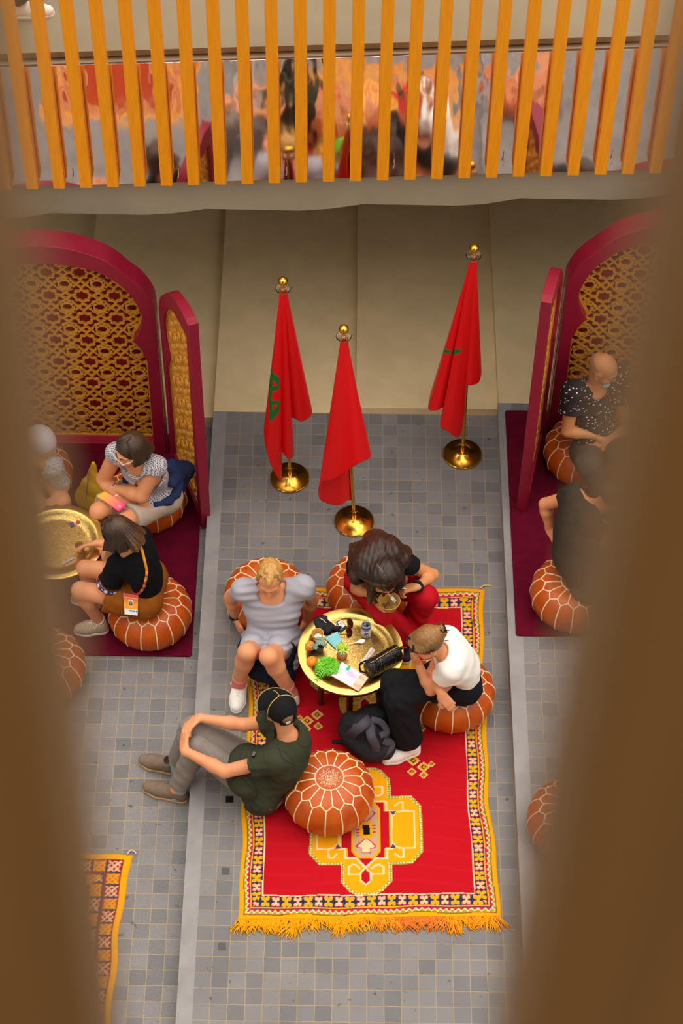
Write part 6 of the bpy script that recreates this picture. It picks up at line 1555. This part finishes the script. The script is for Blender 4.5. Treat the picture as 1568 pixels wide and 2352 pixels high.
# map leaflet
def mapd(a, b):
    n_ = math.sin(a * 9 + 3 * math.sin(b * 7)) + math.sin(b * 11 + 2 * a); c = Lc('#e9e4ec')
    if b > .55 and .15 < a < .5: c = Lc('#bfe0dc') if n_ > -.2 else c
    if .25 < a < .35 and b > .72: c = Lc('#3aa890')
    if .35 < a < .8 and .2 < b < .8 and n_ > .3: c = Lc('#cdb8e4')
    if a > .72: c = Lc('#efc8ac') if n_ > -.5 else Lc('#e4a888')
    if b < .03: c = Lc('#d8783a')
    return c
slab('map_leaflet', paper, [G(760, 1553, ZF + .035), G(785, 1521, ZF + .025), G(846, 1557, ZF + .040), G(823, 1589, ZF + .034)], .0, .005, mapd, 'folded map leaflet in white, teal and lilac on the lower tray', 'leaflet')
# ticket notebook
o = slab('notepad', paper, [G(829, 1522, ZF), G(838, 1526, ZF), G(862, 1494, ZF), G(852, 1487, ZF)], .001, .006, lambda a, b: Lc('#d8ccc8') if not (.35 < b < .95 and (a * 15) % 1 < .45) else Lc('#8a8484'), 'narrow pale notepad with ruled marks, left of the black handbag', 'notepad')
# handbag
def handbag():
    c = G(881, 1528, ZF); o = V3(c[0], c[1], ZF); ax = G(915, 1507, ZF) - G(847, 1548, ZF); L = np.linalg.norm(ax); ax = unit(ax); sd = np.cross((0, 0, 1), ax)
    r = thing('handbag', 'small black crocodile-pattern handbag lying on the right of the tray', 'handbag', o); r.scale = (1.2, 1.2, 1.2)
    S = Soft(.004); S.cap(-ax * .075 + V3(0, 0, .046), ax * .070 + V3(0, 0, .048), .046, .044, .02, flat=(sd, .95)); S.cap(-ax * .08 - sd * .020 + V3(0, 0, .02), ax * .075 - sd * .02 + V3(0, 0, .02), .020, .020, .03); S.cap(-ax * .08 + sd * .020 + V3(0, 0, .02), ax * .075 + sd * .02 + V3(0, 0, .02), .020, .020, .03)
    S.cut(V3(0, 0, .0006), (0, 0, -1)); S.cut(ax * .098, ax); S.cut(-ax * .104, -ax)
    M_ = mat('croc_leather', '#0f0d0d', .28, spec=.5); N = M_.node_tree.nodes; Lk = M_.node_tree.links; co = N.new('ShaderNodeTexCoord'); vo = N.new('ShaderNodeTexVoronoi'); vo.inputs['Scale'].default_value = 75; vo.feature = 'DISTANCE_TO_EDGE'; Lk.new(co.outputs['Object'], vo.inputs['Vector'])
    rp_ = N.new('ShaderNodeValToRGB'); rp_.color_ramp.elements[1].position = .16; Lk.new(vo.outputs[0], rp_.inputs[0]); bp = N.new('ShaderNodeBump'); bp.inputs['Strength'].default_value = .8; bp.inputs['Distance'].default_value = .002; Lk.new(rp_.outputs[0], bp.inputs['Height']); Lk.new(bp.outputs[0], N['Principled BSDF'].inputs['Normal'])
    S.build('bag_body', M_, r)
    smooth = mat('black_patent', '#0c0c0e', .2, spec=.5); gold = mat('gold_metal', '#e0b050', .3, 1.0)
    MB().tube([-ax * .085 + V3(0, 0, .094), V3(0, 0, .0945), ax * .085 + V3(0, 0, .092)], .0026, 6).build('zip', gold, r)
    MB().tube(catmull([-ax * .055 - sd * .040 + V3(0, 0, .03), -ax * .06 - sd * .030 + V3(0, 0, .075), -ax * .058 + V3(0, 0, .096), -ax * .06 + sd * .035 + V3(0, 0, .07), -ax * .058 + sd * .046 + V3(0, 0, .03)], 6), .008, 8).build('strap_band', smooth, r)
    MB().tube(catmull([-ax * .10 - sd * .01 + V3(0, 0, .05), -ax * .115 + sd * .01 + V3(0, 0, .02), -ax * .12 + sd * .04 + V3(0, 0, .012), -ax * .095 + sd * .075 + V3(0, 0, .006), -ax * .04 + sd * .07 + V3(0, 0, .006), ax * .03 + sd * .062 + V3(0, 0, .01), ax * .06 + sd * .045 + V3(0, 0, .05)], 6), .0045, 8).build('shoulder_strap', smooth, r)
    MB().tube(catmull([ax * .09 + V3(0, 0, .05), ax * .118 + V3(0, 0, .062), ax * .135 - sd * .012 + V3(0, 0, .058)], 5), [.009] * 6 + [.006] * 5, 8).build('end_tab', smooth, r)
    MB().tube([-ax * .107 - sd * .004 + V3(0, 0, .05) + (sd * math.cos(a) + V3(0, 0, 1) * math.sin(a)) * .008 for a in np.linspace(0, 6.283, 17)[:-1]], .002, 6, closed=True).build('ring', gold, r)
handbag()
# ------------------------------------------------------------------ backpack on the rug
def backpack():
    c = G(850, 1702, .06); o = V3(c[0], c[1], .009); g1 = mat('charcoal_canvas', '#2b2a30', .85, var=.10, scale=30, bump=.1, bscale=250, spec=.2); g2 = mat('grey_canvas', '#4a464e', .85, var=.08, scale=30, spec=.2)
    r = thing('backpack', 'charcoal grey backpack slumped on the red rug beside the white sneaker', 'backpack', o)
    Q = lambda px, py, z: G(px, py, z)
    S = Soft(.006); S.chain([Q(800, 1672, .13), Q(825, 1690, .12), Q(850, 1712, .10), Q(880, 1722, .10)], [.07, .10, .09, .06], .05); S.chain([Q(805, 1650, .20), Q(835, 1668, .22), Q(872, 1690, .19)], [.05, .066, .055], .05); S.ell(Q(855, 1650, .16), (.10, .09, .10), None, .05); S.ell(Q(888, 1712, .10), (.06, .075, .09), None, .04)
    S.cut(V3(0, 0, .0102), (0, 0, -1)); S.wrinkle(.008, [((.7, .5, .4), 60), ((-.5, .7, .5), 85), ((.2, -.6, .7), 110)], 7); S.build('main_bag', g1, r, o)
    def ribbon(P, w, name, m_, nrm=None):
        P = catmull(P, 6); n = len(P); W = []
        for i, p in enumerate(P): t = P[min(i + 1, n - 1)] - P[max(i - 1, 0)]; s_ = unit(np.cross(t, CAM - p if nrm is None else nrm)); W.append([p - s_ * w / 2, p, p + s_ * w / 2])
        return shift(MB().grid(np.array(W)), o).build(name, m_, r, solid=.010, angle=180)
    ribbon([Q(796, 1700, .10), Q(812, 1682, .27), Q(835, 1664, .33), Q(850, 1650, .30)], .060, 'shoulder_strap', g2); ribbon([Q(846, 1655, .30), Q(852, 1690, .29), Q(862, 1715, .20), Q(860, 1738, .08)], .055, 'shoulder_strap', g2)
    ribbon([Q(852, 1652, .31), Q(876, 1660, .30), Q(888, 1682, .25), Q(872, 1690, .26)], .040, 'top_handle', g2); ribbon([Q(862, 1742, .06), Q(885, 1728, .14), Q(899, 1710, .18), Q(880, 1700, .22)], .050, 'side_strap', g2)
    ribbon([Q(797, 1706, .05), Q(780, 1704, .02), Q(762, 1703, .018)], .022, 'webbing', mat('black_webbing', '#101012', .8), V3(0, 0, 1))
    S = Soft(.006); S.ell(Q(838, 1668, .255), (.075, .055, .045), None, .03); S.wrinkle(.006, [((.7, .5, .4), 90)], 3); S.build('flap', g2, r, o)
backpack()
# ------------------------------------------------------------------ yellow bag beside the woman in the dotted blouse
def yellow_bag():
    b = G(214, 1168, ZLm); o = V3(b[0], b[1], ZLm); t = GY(214, 1064, b[1] + .03); r = thing('canvas_bag', 'mustard yellow canvas bag with a zip, standing beside the woman in the dotted blouse', 'bag', o)
    S = Soft(.006); up = t - o; f_ = unit(V3(-.5, -.85, 0)); sd = unit(np.cross(f_, (0, 0, 1)))
    S.cap(o + V3(0, 0, .07) - sd * .065, o + V3(0, 0, .07) + sd * .065, .07, .07, .03, flat=(f_, .75)); S.cap(o + up * .35, t - V3(0, 0, .03), .095, .022, .06, flat=(f_, .6)); S.cap(o + V3(0, 0, .07), o + up * .4, .12, .095, .05, flat=(f_, .6)); S.cut(o + V3(0, 0, .0006), (0, 0, -1)); S.wrinkle(.004, [((.7, .5, .4), 70), ((.1, .2, .9), 50)], 3)
    S.cap(t - V3(0, 0, .03), t, .018, .014, .01); S.build('bag_body', mat('mustard_canvas', '#e0b234', .85, var=.08, scale=40, bump=.1, bscale=300, spec=.15), r, o)
    zp = [o + up * k + f_ * (.072 * (1 - k) ** .6 + .012) + sd * .012 for k in np.linspace(.12, .92, 12)]; shift(MB().tube(zp, .004, 6), o).build('zip', mat('grey_zip', '#9a948a', .5), r)
    shift(MB().tube(catmull([o + up * .35 - sd * .11, o + up * .2 - sd * .14 + f_ * .02, o + V3(0, 0, .02) - sd * .14 + f_ * .05, o + V3(0, 0, .01) - sd * .08 + f_ * .09], 6), .005, 6), o).build('cord', mat('tan_cord', '#c0a060', .8), r)
yellow_bag()
# ------------------------------------------------------------------ things on the left tray
ZL2 = ZLm + .45 - .0245
def on_left(px, py): p = G(px, py, ZL2); return V3(p[0], p[1], ZL2)
p = on_left(184, 1264); r = thing('tea_cup', 'tan paper cup of tea held on the left tray by the woman with a lanyard', 'cup', p)
MB().lathe([(0, .0005), (.022, .0005), (.033, .058), (.035, .059), (.035, .062), (.032, .061), (.022, .006), (0, .006)], 36).build('cup', mat('amber_paper', '#c8963c', .6), r); MB().lathe([(0, .045), (.029, .045)], 30).build('tea', mat('brown_tea', '#6a3a12', .15), r)
tag(MB().lathe([(0, .0005), (.014, .0005), (.015, .003), (.015, .010), (.013, .012), (0, .012)], 28).build('bottle_cap', mat('blue_plastic', '#26328a', .4), None, loc=tuple(on_left(165, 1206))), 'blue bottle cap lying on the left brass tray', 'bottle cap')
def wrapper(name, m_, px, q, label, cat_, hgt=.008):
    a, b = on_left(*px), on_left(*q); d = unit(b - a); s_ = np.cross((0, 0, 1), d); L = np.linalg.norm(b - a); R_ = np.array([s_, d, (0, 0, 1)]).T
    S = Soft(.003); S.box(a + (b - a) / 2 + V3(0, 0, hgt / 2 + .001), (.010, L / 2, hgt / 2), R_, .003); S.box(a + V3(0, 0, hgt / 2), (.012, .006, .002), R_, .001, .004); S.box(b + V3(0, 0, hgt / 2), (.012, .006, .002), R_, .001, .004); S.wrinkle(.0012, [((.7, .6, .2), 300)], 2)
    o = S.build(name, m_, None, a); return tag(o, label, cat_)
wrapper('sugar_sachet', mat('red_foil', '#d8281c', .4), (174, 1304), (187, 1287), 'red sugar sachet lying on the left brass tray', 'sachet')
wrapper('wrapper_scrap', mat('red_foil', '#d8281c', .4), (177, 1202), (180, 1198), 'small red wrapper scrap near the blue bottle cap', 'wrapper')
wrapper('pastry', mat('amber_pastry', '#a8701c', .5, var=.2, scale=60), (200, 1285), (212, 1272), 'amber brown pastry on the left tray, beside the paper cup', 'pastry', .025)
wrapper('stirrer', mat('pale_stick', '#b0a8b4', .5), (143, 1296), (168, 1282), 'pale thin stirrer lying on the left brass tray', 'stirrer', .004)
